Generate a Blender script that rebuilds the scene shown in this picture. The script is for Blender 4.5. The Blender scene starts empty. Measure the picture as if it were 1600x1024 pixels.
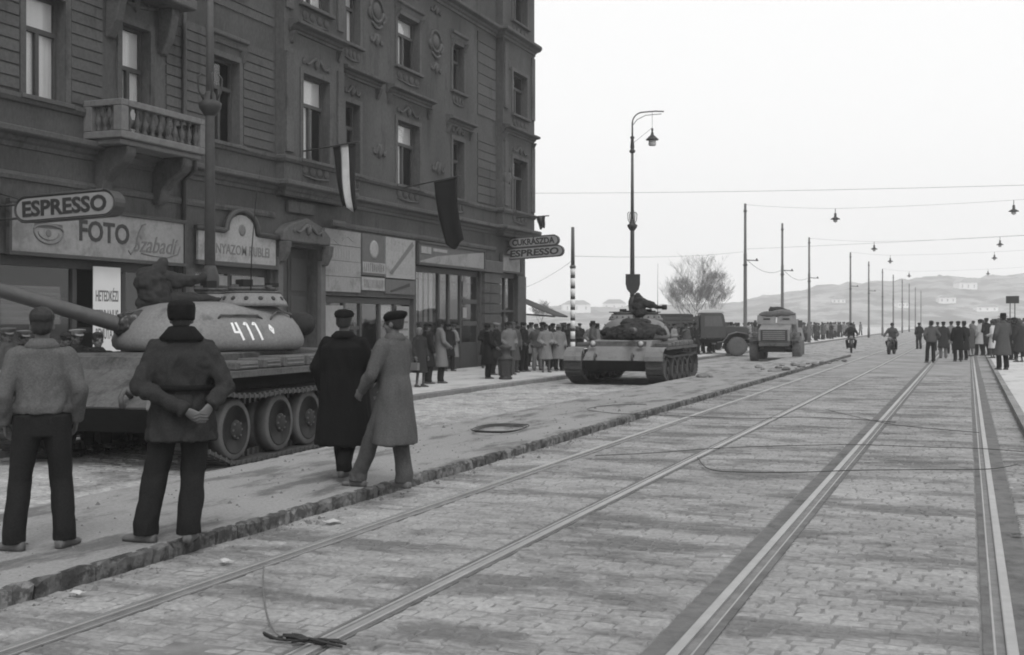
import bpy, bmesh, math, random
from mathutils import Vector, Matrix, noise as mnoise
random.seed(7)
PI = math.pi
S = bpy.context.scene
COL = S.collection
# ------------------------------------------------------------------ camera, light, sky
FPX, CAMH, HV = 1850.0, 1.75, 503.0
TH = math.atan(713.0 / FPX)
CT, ST = math.cos(TH), math.sin(TH)
cam_d = bpy.data.cameras.new('camera'); cam = bpy.data.objects.new('camera', cam_d); COL.objects.link(cam)
cam.location = (0, 0, CAMH)
cam.rotation_euler = (PI / 2, 0, TH)
cam_d.sensor_width = 36.0
cam_d.lens = FPX / 1600.0 * 36.0
cam_d.shift_y = -(512.0 - HV) / 1600.0
cam_d.clip_start = 0.05; cam_d.clip_end = 6000
S.camera = cam
S.render.resolution_x, S.render.resolution_y = 1024, 655
W = bpy.data.worlds.new('World'); S.world = W; W.use_nodes = True
nt = W.node_tree; nt.nodes.clear()
sky = nt.nodes.new('ShaderNodeTexSky'); sky.sky_type = 'NISHITA'; sky.sun_disc = False
SUN_EL, SUN_AZ = math.radians(52), math.radians(150)
sky.sun_elevation = SUN_EL; sky.sun_rotation = SUN_AZ
bw = nt.nodes.new('ShaderNodeRGBToBW')
mixs = nt.nodes.new('ShaderNodeMath'); mixs.operation = 'MULTIPLY_ADD'
mixs.inputs[1].default_value = 0.10; mixs.inputs[2].default_value = 8.9      # thin share of the clear sky inside an even cloud deck
bg = nt.nodes.new('ShaderNodeBackground'); bg.inputs['Strength'].default_value = 0.092
wo = nt.nodes.new('ShaderNodeOutputWorld')
nt.links.new(sky.outputs['Color'], bw.inputs[0]); nt.links.new(bw.outputs[0], mixs.inputs[0])
nt.links.new(mixs.outputs[0], bg.inputs['Color']); nt.links.new(bg.outputs[0], wo.inputs['Surface'])
sun_d = bpy.data.lights.new('sun', 'SUN'); sun_d.energy = 1.4; sun_d.angle = math.radians(22); sun_d.color = (1, 1, 1)
sun = bpy.data.objects.new('sun', sun_d); COL.objects.link(sun)
sun.rotation_euler = (PI / 2 - SUN_EL, 0, PI - SUN_AZ)
S.view_settings.view_transform = 'Standard'; S.view_settings.look = 'None'
S.view_settings.exposure = 0.32; S.view_settings.gamma = 1.0
try: S.view_settings.use_curve_mapping = False
except Exception: pass
S.render.engine = 'CYCLES'
S.cycles.max_bounces = 12; S.cycles.diffuse_bounces = 3; S.cycles.glossy_bounces = 2
S.cycles.transparent_max_bounces = 12; S.cycles.volume_bounces = 8
S.cycles.use_denoising = True
S.cycles.filter_width = 1.9

# ------------------------------------------------------------------ helpers
def gnd(u, v, z=0.0):
    t = (CAMH - z) / (v - HV)
    return Vector(((-FPX * ST + (u - 800) * CT) * t, (FPX * CT + (u - 800) * ST) * t, z))
def at_dist(u, v, d):
    t = d / FPX
    return Vector(((-FPX * ST + (u - 800) * CT) * t, (FPX * CT + (u - 800) * ST) * t, CAMH + (HV - v) * t))
RH = Vector((CT, ST, 0)); FH = Vector((-ST, CT, 0))
def yaw_of(vec): return math.atan2(-vec.x, vec.y)

def mat(name, v, rough=0.85, ns=6.0, na=0.25, bump=0.0, bs=40.0, metal=0.0, spec=0.25, isl=0.0, rnd=0.0, stretch=None, big=0.0, bigs=0.3, world=False, blo=0.0, blos=1.2, blst=None, blt=(.52, .68)):
    m = bpy.data.materials.new(name); m.use_nodes = True
    n = m.node_tree; N = n.nodes; L = n.links
    b = N['Principled BSDF']
    b.inputs['Roughness'].default_value = rough; b.inputs['Metallic'].default_value = metal
    b.inputs['Specular IOR Level'].default_value = spec
    tc = N.new('ShaderNodeTexCoord')
    if world:
        ge = N.new('ShaderNodeNewGeometry'); co = ge.outputs['Position']
    else: co = tc.outputs['Object']
    if stretch:
        mp = N.new('ShaderNodeMapping'); mp.inputs['Scale'].default_value = stretch
        L.new(co, mp.inputs[0]); cs = mp.outputs[0]
    else: cs = co
    def mth(op, a, bb):
        q = N.new('ShaderNodeMath'); q.operation = op
        for i, x in ((0, a), (1, bb)):
            if isinstance(x, (int, float)): q.inputs[i].default_value = x
            else: L.new(x, q.inputs[i])
        return q.outputs[0]
    t1 = N.new('ShaderNodeTexNoise'); t1.inputs['Scale'].default_value = ns; t1.inputs['Detail'].default_value = 6; t1.inputs['Roughness'].default_value = .65
    L.new(cs, t1.inputs['Vector'])
    f = mth('ADD', mth('MULTIPLY', mth('SUBTRACT', t1.outputs['Fac'], .5), na * 3.2), 1.0)
    if big:
        t2 = N.new('ShaderNodeTexNoise'); t2.inputs['Scale'].default_value = bigs; t2.inputs['Detail'].default_value = 4
        L.new(cs, t2.inputs['Vector'])
        f = mth('MULTIPLY', f, mth('ADD', mth('MULTIPLY', mth('SUBTRACT', t2.outputs['Fac'], .5), big * 3.2), 1.0))
    if blo:
        mp2 = N.new('ShaderNodeMapping'); mp2.inputs['Scale'].default_value = blst or (1, 1, 1); L.new(co, mp2.inputs[0])
        t4 = N.new('ShaderNodeTexNoise'); t4.inputs['Scale'].default_value = blos; t4.inputs['Detail'].default_value = 7; t4.inputs['Roughness'].default_value = .7
        L.new(mp2.outputs[0], t4.inputs['Vector'])
        mr = N.new('ShaderNodeMapRange'); mr.interpolation_type = 'SMOOTHSTEP'; mr.inputs['From Min'].default_value = blt[0]; mr.inputs['From Max'].default_value = blt[1]; mr.inputs['To Min'].default_value = 1.0; mr.inputs['To Max'].default_value = 1.0 - blo
        L.new(t4.outputs['Fac'], mr.inputs['Value']); f = mth('MULTIPLY', f, mr.outputs[0])
    if isl:
        ge2 = N.new('ShaderNodeNewGeometry')
        f = mth('MULTIPLY', f, mth('ADD', mth('MULTIPLY', mth('SUBTRACT', ge2.outputs['Random Per Island'], .5), isl * 2), 1.0))
    if rnd:
        oi = N.new('ShaderNodeObjectInfo')
        f = mth('MULTIPLY', f, mth('ADD', mth('MULTIPLY', mth('SUBTRACT', oi.outputs['Random'], .5), rnd * 2), 1.0))
    col = mth('MAXIMUM', mth('MULTIPLY', f, v), .004)
    L.new(col, b.inputs['Base Color'])
    if bump:
        t3 = N.new('ShaderNodeTexNoise'); t3.inputs['Scale'].default_value = bs; t3.inputs['Detail'].default_value = 5
        L.new(cs, t3.inputs['Vector'])
        bp = N.new('ShaderNodeBump'); bp.inputs['Strength'].default_value = min(1.0, bump); bp.inputs['Distance'].default_value = .02
        L.new(t3.outputs['Fac'], bp.inputs['Height']); L.new(bp.outputs[0], b.inputs['Normal'])
    return m

def glass_mat(name):
    m = bpy.data.materials.new(name); m.use_nodes = True
    N = m.node_tree.nodes; L = m.node_tree.links; N.clear()
    o = N.new('ShaderNodeOutputMaterial'); mx = N.new('ShaderNodeMixShader'); tr = N.new('ShaderNodeBsdfTransparent')
    tr.inputs[0].default_value = (.97, .97, .97, 1)
    gl = N.new('ShaderNodeBsdfGlossy'); gl.inputs['Roughness'].default_value = .03
    lw = N.new('ShaderNodeLayerWeight'); lw.inputs[0].default_value = .5
    pw = N.new('ShaderNodeMath'); pw.operation = 'POWER'; pw.inputs[1].default_value = 4.0; L.new(lw.outputs['Facing'], pw.inputs[0])
    fr = N.new('ShaderNodeMath'); fr.operation = 'MULTIPLY_ADD'; fr.inputs[1].default_value = .9; fr.inputs[2].default_value = .04; L.new(pw.outputs[0], fr.inputs[0])
    L.new(fr.outputs[0], mx.inputs[0]); L.new(tr.outputs[0], mx.inputs[1]); L.new(gl.outputs[0], mx.inputs[2]); L.new(mx.outputs[0], o.inputs[0])
    return m

class MB:
    def __init__(s): s.v = []; s.f = []; s.m = []; s.s = []
    def add(s, vs, fs, mi=0, sm=False):
        o = len(s.v); s.v.extend([tuple(x) for x in vs])
        for q in fs: s.f.append(tuple(o + i for i in q)); s.m.append(mi); s.s.append(sm)
        return s
    def box(s, a, b, mi=0, M=None):
        x0, y0, z0 = a; x1, y1, z1 = b
        vs = [(x0, y0, z0), (x1, y0, z0), (x1, y1, z0), (x0, y1, z0), (x0, y0, z1), (x1, y0, z1), (x1, y1, z1), (x0, y1, z1)]
        if M is not None: vs = [M @ Vector(q) for q in vs]
        return s.add(vs, [(0, 3, 2, 1), (4, 5, 6, 7), (0, 1, 5, 4), (1, 2, 6, 5), (2, 3, 7, 6), (3, 0, 4, 7)], mi)
    def loft(s, rings, mi=0, sm=True, caps=True):
        n = len(rings[0]); vs = [p for r in rings for p in r]; fs = []
        for i in range(len(rings) - 1):
            for j in range(n):
                a = i * n + j; b = i * n + (j + 1) % n
                fs.append((a, b, b + n, a + n))
        if caps:
            fs.append(tuple(reversed(range(n)))); fs.append(tuple((len(rings) - 1) * n + j for j in range(n)))
        return s.add(vs, fs, mi, sm)
    def tube(s, pts, r, n=8, mi=0, caps=True):
        pts = [Vector(p) for p in pts]; rs = r if isinstance(r, (list, tuple)) else [r] * len(pts)
        rings = []; up = None
        for i, p in enumerate(pts):
            d = (pts[min(i + 1, len(pts) - 1)] - pts[max(i - 1, 0)])
            d = d.normalized() if d.length > 1e-9 else Vector((0, 0, 1))
            if up is None:
                up = Vector((0, 0, 1)) if abs(d.z) < .9 else Vector((1, 0, 0))
            x = (up - d * up.dot(d)).normalized(); up = x; y = d.cross(x)
            rings.append([p + (x * math.cos(k * 2 * PI / n) + y * math.sin(k * 2 * PI / n)) * rs[i] for k in range(n)])
        return s.loft(rings, mi, True, caps)
    def cap(s, p0, r0, p1, r1, n=12, mi=0):
        p0 = Vector(p0); p1 = Vector(p1); d = (p1 - p0)
        d = d.normalized() if d.length > 1e-6 else Vector((0, 0, 1))
        pts = []; rs = []
        for a in (85, 60, 30): pts.append(p0 - d * r0 * math.sin(math.radians(a))); rs.append(r0 * math.cos(math.radians(a)))
        pts.append(p0); rs.append(r0); pts.append(p1); rs.append(r1)
        for a in (30, 60, 85): pts.append(p1 + d * r1 * math.sin(math.radians(a))); rs.append(r1 * math.cos(math.radians(a)))
        return s.tube(pts, rs, n, mi)
    def ell(s, c, r, M=None, n=14, mi=0):
        rings = []
        for i in range(n // 2 + 1):
            a = -PI / 2 + PI * (i + .02) / (n // 2 + .04)
            ring = []
            for k in range(n):
                p = Vector((r[0] * math.cos(a) * math.cos(2 * PI * k / n), r[1] * math.cos(a) * math.sin(2 * PI * k / n), r[2] * math.sin(a)))
                if M is not None: p = M @ p
                ring.append(p + Vector(c))
            rings.append(ring)
        return s.loft(rings, mi)
    def lathe(s, prof, c=(0, 0, 0), n=14, mi=0, M=None, caps=True):
        rings = []
        for r, z in prof:
            ring = [Vector((r * math.cos(2 * PI * k / n), r * math.sin(2 * PI * k / n), z)) for k in range(n)]
            if M is not None: ring = [M @ p for p in ring]
            rings.append([p + Vector(c) for p in ring])
        return s.loft(rings, mi, True, caps)
    def prism(s, poly, f0, f1, mi=0):
        """poly: 2D points; f0/f1 map a 2D point to 3D on the two end faces"""
        n = len(poly); vs = [f0(*p) for p in poly] + [f1(*p) for p in poly]
        fs = [tuple(range(n)), tuple(reversed(range(n, 2 * n)))] + [(i, i + n, (i + 1) % n + n, (i + 1) % n) for i in range(n)]
        return s.add(vs, fs, mi)
    def mesh(s, name, mats, bevel=0.0):
        me = bpy.data.meshes.new(name); me.from_pydata(s.v, [], s.f)
        for m in (mats if isinstance(mats, (list, tuple)) else [mats]): me.materials.append(m)
        me.polygons.foreach_set('material_index', s.m); me.polygons.foreach_set('use_smooth', s.s)
        me.update()
        bm = bmesh.new(); bm.from_mesh(me)
        bmesh.ops.recalc_face_normals(bm, faces=bm.faces)
        if bevel:
            es = [e for e in bm.edges if len(e.link_faces) == 2 and e.calc_face_angle(0) > .6 and e.calc_length() > bevel * 2.2]
            bmesh.ops.bevel(bm, geom=es, offset=bevel, segments=1, affect='EDGES', clamp_overlap=True)
        bm.to_mesh(me); bm.free()
        return me
    def build(s, name, mats, parent=None, bevel=0.0):
        return link(name, s.mesh(name, mats, bevel), parent)

def link(name, me, parent=None, loc=None, rot=None, scale=None):
    o = bpy.data.objects.new(name, me); COL.objects.link(o)
    if parent is not None: o.parent = parent
    if loc is not None: o.location = loc
    if rot is not None: o.rotation_euler = rot
    if scale is not None: o.scale = scale
    return o
def tag(o, label, cat, group=None):
    o['label'] = label; o['category'] = cat
    if group: o['group'] = group
    return o
def thing(name, label, cat, loc=(0, 0, 0), rz=0.0, group=None):
    o = bpy.data.objects.new(name, None); COL.objects.link(o); o.location = loc; o.rotation_euler = (0, 0, rz)
    o.empty_display_size = .2
    return tag(o, label, cat, group)
def struct(o): o['kind'] = 'structure'; return o
def stuff(o): o['kind'] = 'stuff'; return o
def copy_tree(o, parent=None):
    c = o.copy(); COL.objects.link(c)
    if parent is not None: c.parent = parent
    for ch in list(o.children): copy_tree(ch, c)
    return c
def evaluated_mesh(o, name):
    dg = bpy.context.evaluated_depsgraph_get()
    me = bpy.data.meshes.new_from_object(o.evaluated_get(dg), depsgraph=dg); me.name = name
    return me
def text_mesh(body, size, m, extrude=.01, offset=0.0, shear=0.0, align='CENTER', width=None, name='lettering'):
    c = bpy.data.curves.new(name, 'FONT'); c.body = body; c.size = size; c.extrude = extrude; c.offset = offset; c.shear = shear
    c.align_x = align; c.align_y = 'CENTER'; c.resolution_u = 3
    o = bpy.data.objects.new(name, c); COL.objects.link(o)
    bpy.context.view_layer.update()
    me = evaluated_mesh(o, name); bpy.data.objects.remove(o); bpy.data.curves.remove(c)
    if width:
        xs = [v.co.x for v in me.vertices]
        k = width / max(1e-6, max(xs) - min(xs)); mid = (max(xs) + min(xs)) / 2
        for v in me.vertices: v.co.x = (v.co.x - mid) * k
    me.materials.clear(); me.materials.append(m)
    return me
FACADE_M = Matrix(((0, 0, 1), (1, 0, 0), (0, 1, 0)))      # text x -> +Y, y -> +Z, normal -> +X
def put_text(me, parent, loc, facade=True, name='lettering'):
    R = (FACADE_M if facade else Matrix.Rotation(PI / 2, 3, 'X'))
    o = link(name, me, parent); o.rotation_euler = R.to_euler(); o.location = loc
    return o

# ------------------------------------------------------------------ materials
M_wall = mat('sooty_stucco', .070, .92, 14.0, .36, .4, 60, world=True, stretch=(1, 1, .5), big=.42, bigs=.5, blo=.35, blos=1.6, blst=(1, 1, .22))
M_wall2 = mat('sooty_stone_trim', .080, .9, 14.0, .36, .4, 60, world=True, big=.28, bigs=.6, blo=.4, blos=2.2, blst=(1, 1, .4))
M_block = mat('sooty_stucco_course', .076, .92, 14.0, .34, .4, 60, world=True, rnd=.1, big=.22, bigs=.5, blo=.35, blos=1.6, blst=(1, 1, .22))
M_balc = mat('pale_weathered_stone', .135, .9, 7.0, .3, .2, 60, world=True)
M_base = mat('dark_plinth_stone', .09, .85, 4, .25, .2, 50, world=True)
M_inside = mat('room_darkness', .02, .9, 2, .2)
M_frame = mat('dark_window_wood', .06, .6, 10, .2)
M_framel = mat('grey_window_wood', .12, .6, 10, .2)
M_curt = mat('white_curtain', .6, .9, 5, .1, stretch=(1, 6, .3))
M_glass = glass_mat('window_glass')
M_shopwood = mat('dark_shop_wood', .05, .55, 9, .25)
M_sign = mat('pale_sign_board', .23, .75, 12, .2, big=.16, bigs=.8, blo=.3, blos=1.3, blt=(.5, .66))
M_sign2 = mat('cream_sign_board', .27, .75, 12, .22, blo=.3, blos=2, blt=(.5, .66))
M_ink = mat('black_sign_paint', .035, .6, 10, .2)
M_inkg = mat('grey_sign_paint', .13, .7, 10, .2)
M_poster = mat('white_poster_paper', .6, .8, 3, .06)
M_paper = mat('grey_notice_paper', .26, .85, 6, .2)
M_signgrey = mat('dark_sign_panel', .10, .75, 6, .2)
M_neon = mat('painted_metal_sign', .26, .5, 5, .1)
M_neoncase = mat('dark_sign_case', .05, .5, 5, .15)
M_sett = mat('granite_sett', .265, .8, 22, .4, .35, 45, spec=.3, isl=.11, rnd=.11, world=True, big=.25, bigs=.55, blo=.5, blos=.9, blst=(.6, 1.5, 1), blt=(.46, .60))
M_settroad = mat('granite_road_sett', .31, .8, 20, .38, .35, 45, spec=.3, isl=.2, world=True, big=.25, bigs=.5, blo=.5, blos=.9, blst=(1, .6, 1))
M_dirt = mat('dark_joint_dirt', .17, .95, 6, .4, .3, 40, world=True, big=.2)
M_asph = mat('worn_asphalt', .255, .9, 38, .34, .5, 90, spec=.2, world=True, big=.18, bigs=.35, blo=.5, blos=1.3, blst=(1.6, .45, 1), blt=(.48, .62))
M_pave = mat('pale_pavement_asphalt', .43, .88, 30, .22, .3, 90, world=True, big=.12, bigs=.4, blo=.35, blos=.9, blst=(1.4, .6, 1), blt=(.5, .64))
M_kerb = mat('granite_kerb', .19, .8, 9, .35, .5, 40, world=True, rnd=.2)
M_kerbr = mat('rough_grimy_kerb', .12, .92, 7, .7, .8, 25, world=True, rnd=.3, big=.3, bigs=3, blo=.6, blos=6, blt=(.46, .56))
M_rail = mat('worn_rail_steel', .32, .42, 6, .2, metal=.5, spec=.4, world=True, big=.15, bigs=.5)
M_groove = mat('dark_rail_groove', .03, .9, 8, .3, world=True)  # near-black groove floor
M_tar = mat('tarry_rail_edge', .12, .88, 5, .5, .4, 40, world=True, blo=.45, blos=3, blst=(1, .5, 1))
M_cable = mat('black_cable', .03, .6, 8, .2)
M_rubble = mat('rubble_stone', .16, .9, 7, .35, .5, 30, rnd=.3)
M_litter = mat('litter_paper', .42, .8, 4, .1)
M_iron = mat('grey_green_iron', .10, .65, 8, .2)
M_irond = mat('dark_cast_iron', .045, .6, 8, .25)
M_white = mat('white_paint', .62, .7, 8, .1)
M_black = mat('black_paint_and_shade', .03, .6, 8, .2)  # also stands in for the dark of slots, bore and louvre gaps
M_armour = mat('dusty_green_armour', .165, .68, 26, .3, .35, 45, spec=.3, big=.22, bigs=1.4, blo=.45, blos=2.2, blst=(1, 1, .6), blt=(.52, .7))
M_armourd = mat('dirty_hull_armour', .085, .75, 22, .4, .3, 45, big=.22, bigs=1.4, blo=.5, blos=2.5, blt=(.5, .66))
M_under = mat('dark_gear_and_shade', .02, .9, 5, .3)  # near-black; also puts shade under fenders and bow into colour
M_rubber = mat('dusty_tyre_rubber', .10, .8, 7, .3)
M_wheel = mat('dark_wheel_disc', .028, .8, 7, .3)  # darker than the tyres and hub caps
M_track = mat('worn_track_steel', .075, .6, 12, .35, .2, 60, metal=.3)
M_tarp = mat('dark_tarpaulin', .028, .9, 6, .35, .4, 25)
M_tarpl = mat('khaki_tarpaulin', .12, .9, 6, .3, .4, 25)
M_gun = mat('gun_steel', .065, .42, 8, .25, metal=.2, spec=.5)
M_mark = mat('white_tactical_paint', .72, .7, 12, .18)
M_truck = mat('dull_truck_paint', .06, .6, 5, .2)
M_truckl = mat('pale_canvas', .5, .85, 5, .15)
M_lampglass = mat('frosted_lamp_glass', .42, .3, 5, .1)
M_bark = mat('bare_bark', .10, .9, 8, .3)
M_hill = mat('wooded_hillside', .22, .95, .05, .6, world=True, big=.5, bigs=.014, blo=.8, blos=.035, blt=(.44, .56))
M_house = mat('distant_plaster', .75, .9, .2, .1)
M_roof = mat('distant_roof_tile', .28, .9, .2, .1)
M_skin = mat('skin', .11, .6, 8, .08)
M_hair = mat('dark_hair', .022, .6, 40, .3, .4, 120)
M_eye = mat('eye', .03, .3, 5, 0)
M_lip = mat('lip', .17, .6, 5, 0)
def cloth(name, v): return mat(name, v, .95, 75, .42, .5, 180, spec=.1, big=.16, bigs=3.0)
M_c = {k: cloth('cloth_' + n, v) for k, n, v in (
    ('blk', 'near_black_wool', .011), ('dk', 'dark_wool', .019), ('dg', 'charcoal_wool', .032), ('rc', 'raincoat_gabardine', .085), ('jk', 'washed_cotton_drill', .10), ('mg', 'mid_grey_wool', .075),
    ('gr', 'grey_tweed', .15), ('lt', 'light_gabardine', .2), ('pl', 'pale_cotton', .3), ('wh', 'white_linen', .45))}
M_shoe = mat('scuffed_leather', .07, .5, 12, .3)
M_shoel = mat('dusty_leather', .11, .65, 12, .3)
def remesh(mb, voxel, smooth=4, name='m', fold=0.0, fs=(9, 9, 2.2), seed=0.0, keep=None):
    me = mb.mesh(name, M_eye); o = bpy.data.objects.new(name, me); COL.objects.link(o)
    r = o.modifiers.new('r', 'REMESH'); r.mode = 'VOXEL'; r.voxel_size = voxel
    if smooth:
        s = o.modifiers.new('s', 'SMOOTH'); s.factor = .5; s.iterations = smooth
    out = evaluated_mesh(o, name); bpy.data.objects.remove(o); bpy.data.meshes.remove(me)
    if fold:
        out.update(); nr = [v.normal.copy() for v in out.vertices]
        for v, n in zip(out.vertices, nr):
            c = v.co
            a = mnoise.noise(Vector((c.x * fs[0] + seed, c.y * fs[1], c.z * fs[2])))
            b = mnoise.noise(Vector((c.x * fs[0] * 2.3, c.y * fs[1] * 2.3 + seed, c.z * fs[2] * 2.6 + 5)))
            w = (1 - abs(a) * 2.2)                                  # soft bulges
            d = mnoise.noise(Vector((c.x * fs[0] * .8 + c.z * 2 - seed, c.y * fs[1] * .8, c.z * fs[2] * 1.1 - c.x * 3)))
            cr = max(0.0, 1 - abs(d) * 3.6)                         # narrow creases
            v.co = c + n * fold * (w * .6 - .1 + .4 * b - cr * .55)
    out.polygons.foreach_set('use_smooth', [True] * len(out.polygons)); out.update()
    return out
# ------------------------------------------------------------------ ground, road, tracks, pavements
ROADZ, PAVZ, PLATZ = -0.13, -0.02, 0.10
XB = -18.0                       # facade plane
R_X = (-4.55, -3.05, -1.46, 0.19)
R_X = tuple(x * 1.0 for x in (-4.80, -3.27, -1.45, 0.22))
KL, KR = -5.52, 0.80             # platform kerb faces either side of the tracks
PL0 = -7.75                      # road edge of the refuge platform
RK = -12.55                      # kerb of the left pavement
def sheet(name, x0, x1, y0, y1, z, m, ny=1):
    mb = MB()
    for i in range(ny):
        a = y0 + (y1 - y0) * i / ny; b = y0 + (y1 - y0) * (i + 1) / ny
        mb.add([(x0, a, z), (x1, a, z), (x1, b, z), (x0, b, z)], [(0, 1, 2, 3)])
    return struct(mb.build(name, m))
M_ground = mat('bare_ground', .24, .95, .4, .2, world=True)
sheet('ground', -1790, 1090, -190, 1590, -0.40, M_ground)
def slab(name, x0, x1, y0, y1, ztop, m):
    mb = MB(); mb.box((x0, y0, -0.5), (x1, y1, ztop)); return struct(mb.build(name, m))
slab('road', RK, PL0, -12, 420, ROADZ - .012, M_asph)
slab('left_pavement', -60, RK, -12, 420, PAVZ, M_pave)
bed = slab('tram_track_bed', KL, KR, -12, 420, -0.010, M_dirt)
plat = slab('refuge_platform', PL0, KL - .055, -12, 62, PLATZ, M_asph)
slab('far_road', PL0, KL, 62.2, 420, -0.03, M_asph)
rp = slab('right_pavement', KR + .14, 40, -12, 420, PLATZ, M_pave)

# far road surface of the tracks beyond the modelled setts: one thin sheet of the same stone
M_farsett = mat('worn_far_setts', .24, .8, 3.2, .35, .5, 14, spec=.3, world=True, stretch=(1.2, 3.2, 1), big=.3, bigs=.4, blo=.45, blos=.9, blst=(.6, 1.5, 1), blt=(.46, .60))
TARW = ((.02, .025), (.025, .03), (.13, .05), (.05, .15))       # dark filling left and right of each rail
def rail_edges(i):
    x = R_X[i]; l, r = (.030, .096) if i % 2 == 0 else (.096, .030)
    return x - l - TARW[i][0], x + r + TARW[i][1]
def strips():
    edges = [KL] + [e for i in range(4) for e in rail_edges(i)] + [KR]
    return [(edges[i], edges[i + 1]) for i in range(0, len(edges), 2)]
SETT_Y1 = 40.0
mb = MB()
for x0, x1 in strips(): mb.add([(x0, SETT_Y1, -.006), (x1, SETT_Y1, -.006), (x1, 420, -.006), (x0, 420, -.006)], [(0, 1, 2, 3)])
struct(mb.build('far_sett_surface', M_farsett))
def sett_verts(x0, x1, y0, y1, zt, zb=-.05, b=.016):
    j = lambda: random.uniform(-.008, .008)
    t = [zt + random.uniform(-.004, .004) for _ in range(4)]
    vs = [(x0, y0, zb), (x1, y0, zb), (x1, y1, zb), (x0, y1, zb),
          (x0 + j() * .4, y0 + j() * .4, zt - .008), (x1 + j() * .4, y0, zt - .014), (x1, y1 + j() * .4, zt - .014), (x0, y1, zt - .014),
          (x0 + b + j(), y0 + b + j(), t[0]), (x1 - b + j(), y0 + b + j(), t[1]), (x1 - b + j(), y1 - b + j(), t[2]), (x0 + b + j(), y1 - b + j(), t[3])]
    fs = [(0, 1, 5, 4), (1, 2, 6, 5), (2, 3, 7, 6), (3, 0, 4, 7), (4, 5, 9, 8), (5, 6, 10, 9), (6, 7, 11, 10), (7, 4, 8, 11), (8, 9, 10, 11)]
    return vs, fs
cells = []
for x0, x1 in strips():
    y = 2.2; row = 0
    while y < SETT_Y1:
        d = random.uniform(.10, .135)
        x = x0 + .004 - random.uniform(0, .1)
        while x < x1 - .02:
            w = random.uniform(.14, .25)
            a = max(x, x0 + .004); b = min(x + w, x1 - .004)
            if x1 - .004 - b < .07: b = x1 - .004
            if b - a > .05: cells.append((a, b - .008, y, y + d - .009))
            x = b if b < x1 - .01 else x1
        y += d
rest = MB(); npart = 0
for (a, b, y, y2) in cells:
    cx, cy = (a + b) / 2, (y + y2) / 2
    wv = .010 * mnoise.noise(Vector((cx * .9, cy * .9, 3.1)))
    zt = wv + random.uniform(-.005, .004)
    d = -cx * ST + cy * CT; r = cx * CT + cy * ST
    u = 800 + FPX * r / d; v = HV + FPX * CAMH / d
    vis = -20 < u < 1620 and v < 1030
    if vis and npart < 300 and cx > -5.2:
        vs, fs = sett_verts(a - cx, b - cx, y - cy, y2 - cy, 0)
        o = MB().add(vs, fs).build('sett', M_sett, bed); o.location = (cx, cy, zt); npart += 1
    else:
        vs, fs = sett_verts(a, b, y, y2, zt); rest.add(vs, fs)
stuff(rest.build('sett', M_sett, bed))
# cobbled carriageway on the left
rest = MB(); y = 7.0
while y < 34:
    d = random.uniform(.13, .16); x = RK + .02 - random.uniform(0, .1)
    while x < PL0 - .03:
        w = random.uniform(.14, .24); a = max(x, RK + .02); b = min(x + w, PL0 - .02)
        if b - a > .06:
            zt = ROADZ + .012 * mnoise.noise(Vector((a * .7, y * .7, 8.1))) + random.uniform(-.006, .006)
            vs, fs = sett_verts(a, b - .012, y, y + d - .012, zt, ROADZ - .06); rest.add(vs, fs)
        x += w
    y += d
cw = rest.build('road_setts', M_settroad); struct(cw); cw['kind'] = 'stuff'

# grooved tram rails
for i, x in enumerate(R_X):
    inner = 1 if i % 2 == 0 else -1
    lab = ['leftmost grooved tram rail, beside the rough kerb of the platform',
           'second grooved tram rail from the left kerb, with a dark groove on its left side',
           'bright tram rail crossing the middle of the picture, its groove on the right',
           'rightmost tram rail, running beside the pavement on the right'][i]
    t = thing('tram_rail', lab, 'tram rail', (x, 0, 0), 0, 'grooved tram rails in the setts')
    for nm, x0, x1, z0, z1, m in (('rail_head', -.030, .030, -.1, .010, M_rail), ('rail_groove', .030, .080, -.1, -.042, M_groove),
                                  ('rail_lip', .080, .096, -.1, -.003, M_rail)):
        mb = MB(); a, b = (x0, x1) if inner > 0 else (-x1, -x0)
        ys = [-12] + [k for k in range(4, 40, 3)] + [420]
        rings = [[(a, yy, z0), (b, yy, z0), (b, yy, z1 - .004), (b - .006, yy, z1), (a + .006, yy, z1), (a, yy, z1 - .004)] for yy in ys]
        mb.loft(rings, 0, False); mb.build(nm, m, t)
    mb = MB()
    for a, b in ((rail_edges(i)[0] - x, -.030 if inner > 0 else -.096), (.096 if inner > 0 else .030, rail_edges(i)[1] - x)):
        mb.box((a, -12, -.1), (b, 420, -.003))
    mb.build('tar_fillet', M_tar, t)
# kerbs: each stone its own part
def kerb_run(parent, x0, x1, y0, y1, zb, zt, lmin, lmax, m, rough, name='kerb_stone', cap_n=260):
    y = y0; n = 0
    while y < y1 and n < cap_n:
        L = random.uniform(lmin, lmax); n += 1
        cx, cy = (x0 + x1) / 2, y + L / 2
        mb = MB(); nx, ny = 2, 7
        hw, hl = (x1 - x0) / 2, L / 2 - .006
        rings = []
        for k in range(ny + 1):
            yy = -hl + 2 * hl * k / ny
            e = .010 if k in (0, ny) else 0
            q = lambda: random.uniform(-rough, rough)
            rings.append([(-hw + e * .5, yy, zb), (hw - e + q(), yy, zb), (hw - e * .7 + q(), yy + q() * .3, zt - .02 - e + q()), (hw - .025 - e + q() * .6, yy, zt - e * .6 + q() * .5), (-hw + e * .3, yy, zt - e * .5 + q() * .35)])
        mb.loft(rings, 0, False)
        o = mb.build(name, m, parent); o.location = (cx, cy, 0)
        y += L
    return y
yend = kerb_run(plat, KL - .075, KL + .0, 3.5, 44, -.06, PLATZ + .004, .3, .75, M_kerbr, .019)
mb = MB(); mb.box((KL - .05, yend, -.1), (KL, 61.9, PLATZ + .002)); struct(mb.build('platform_kerb', M_kerbr))
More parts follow.
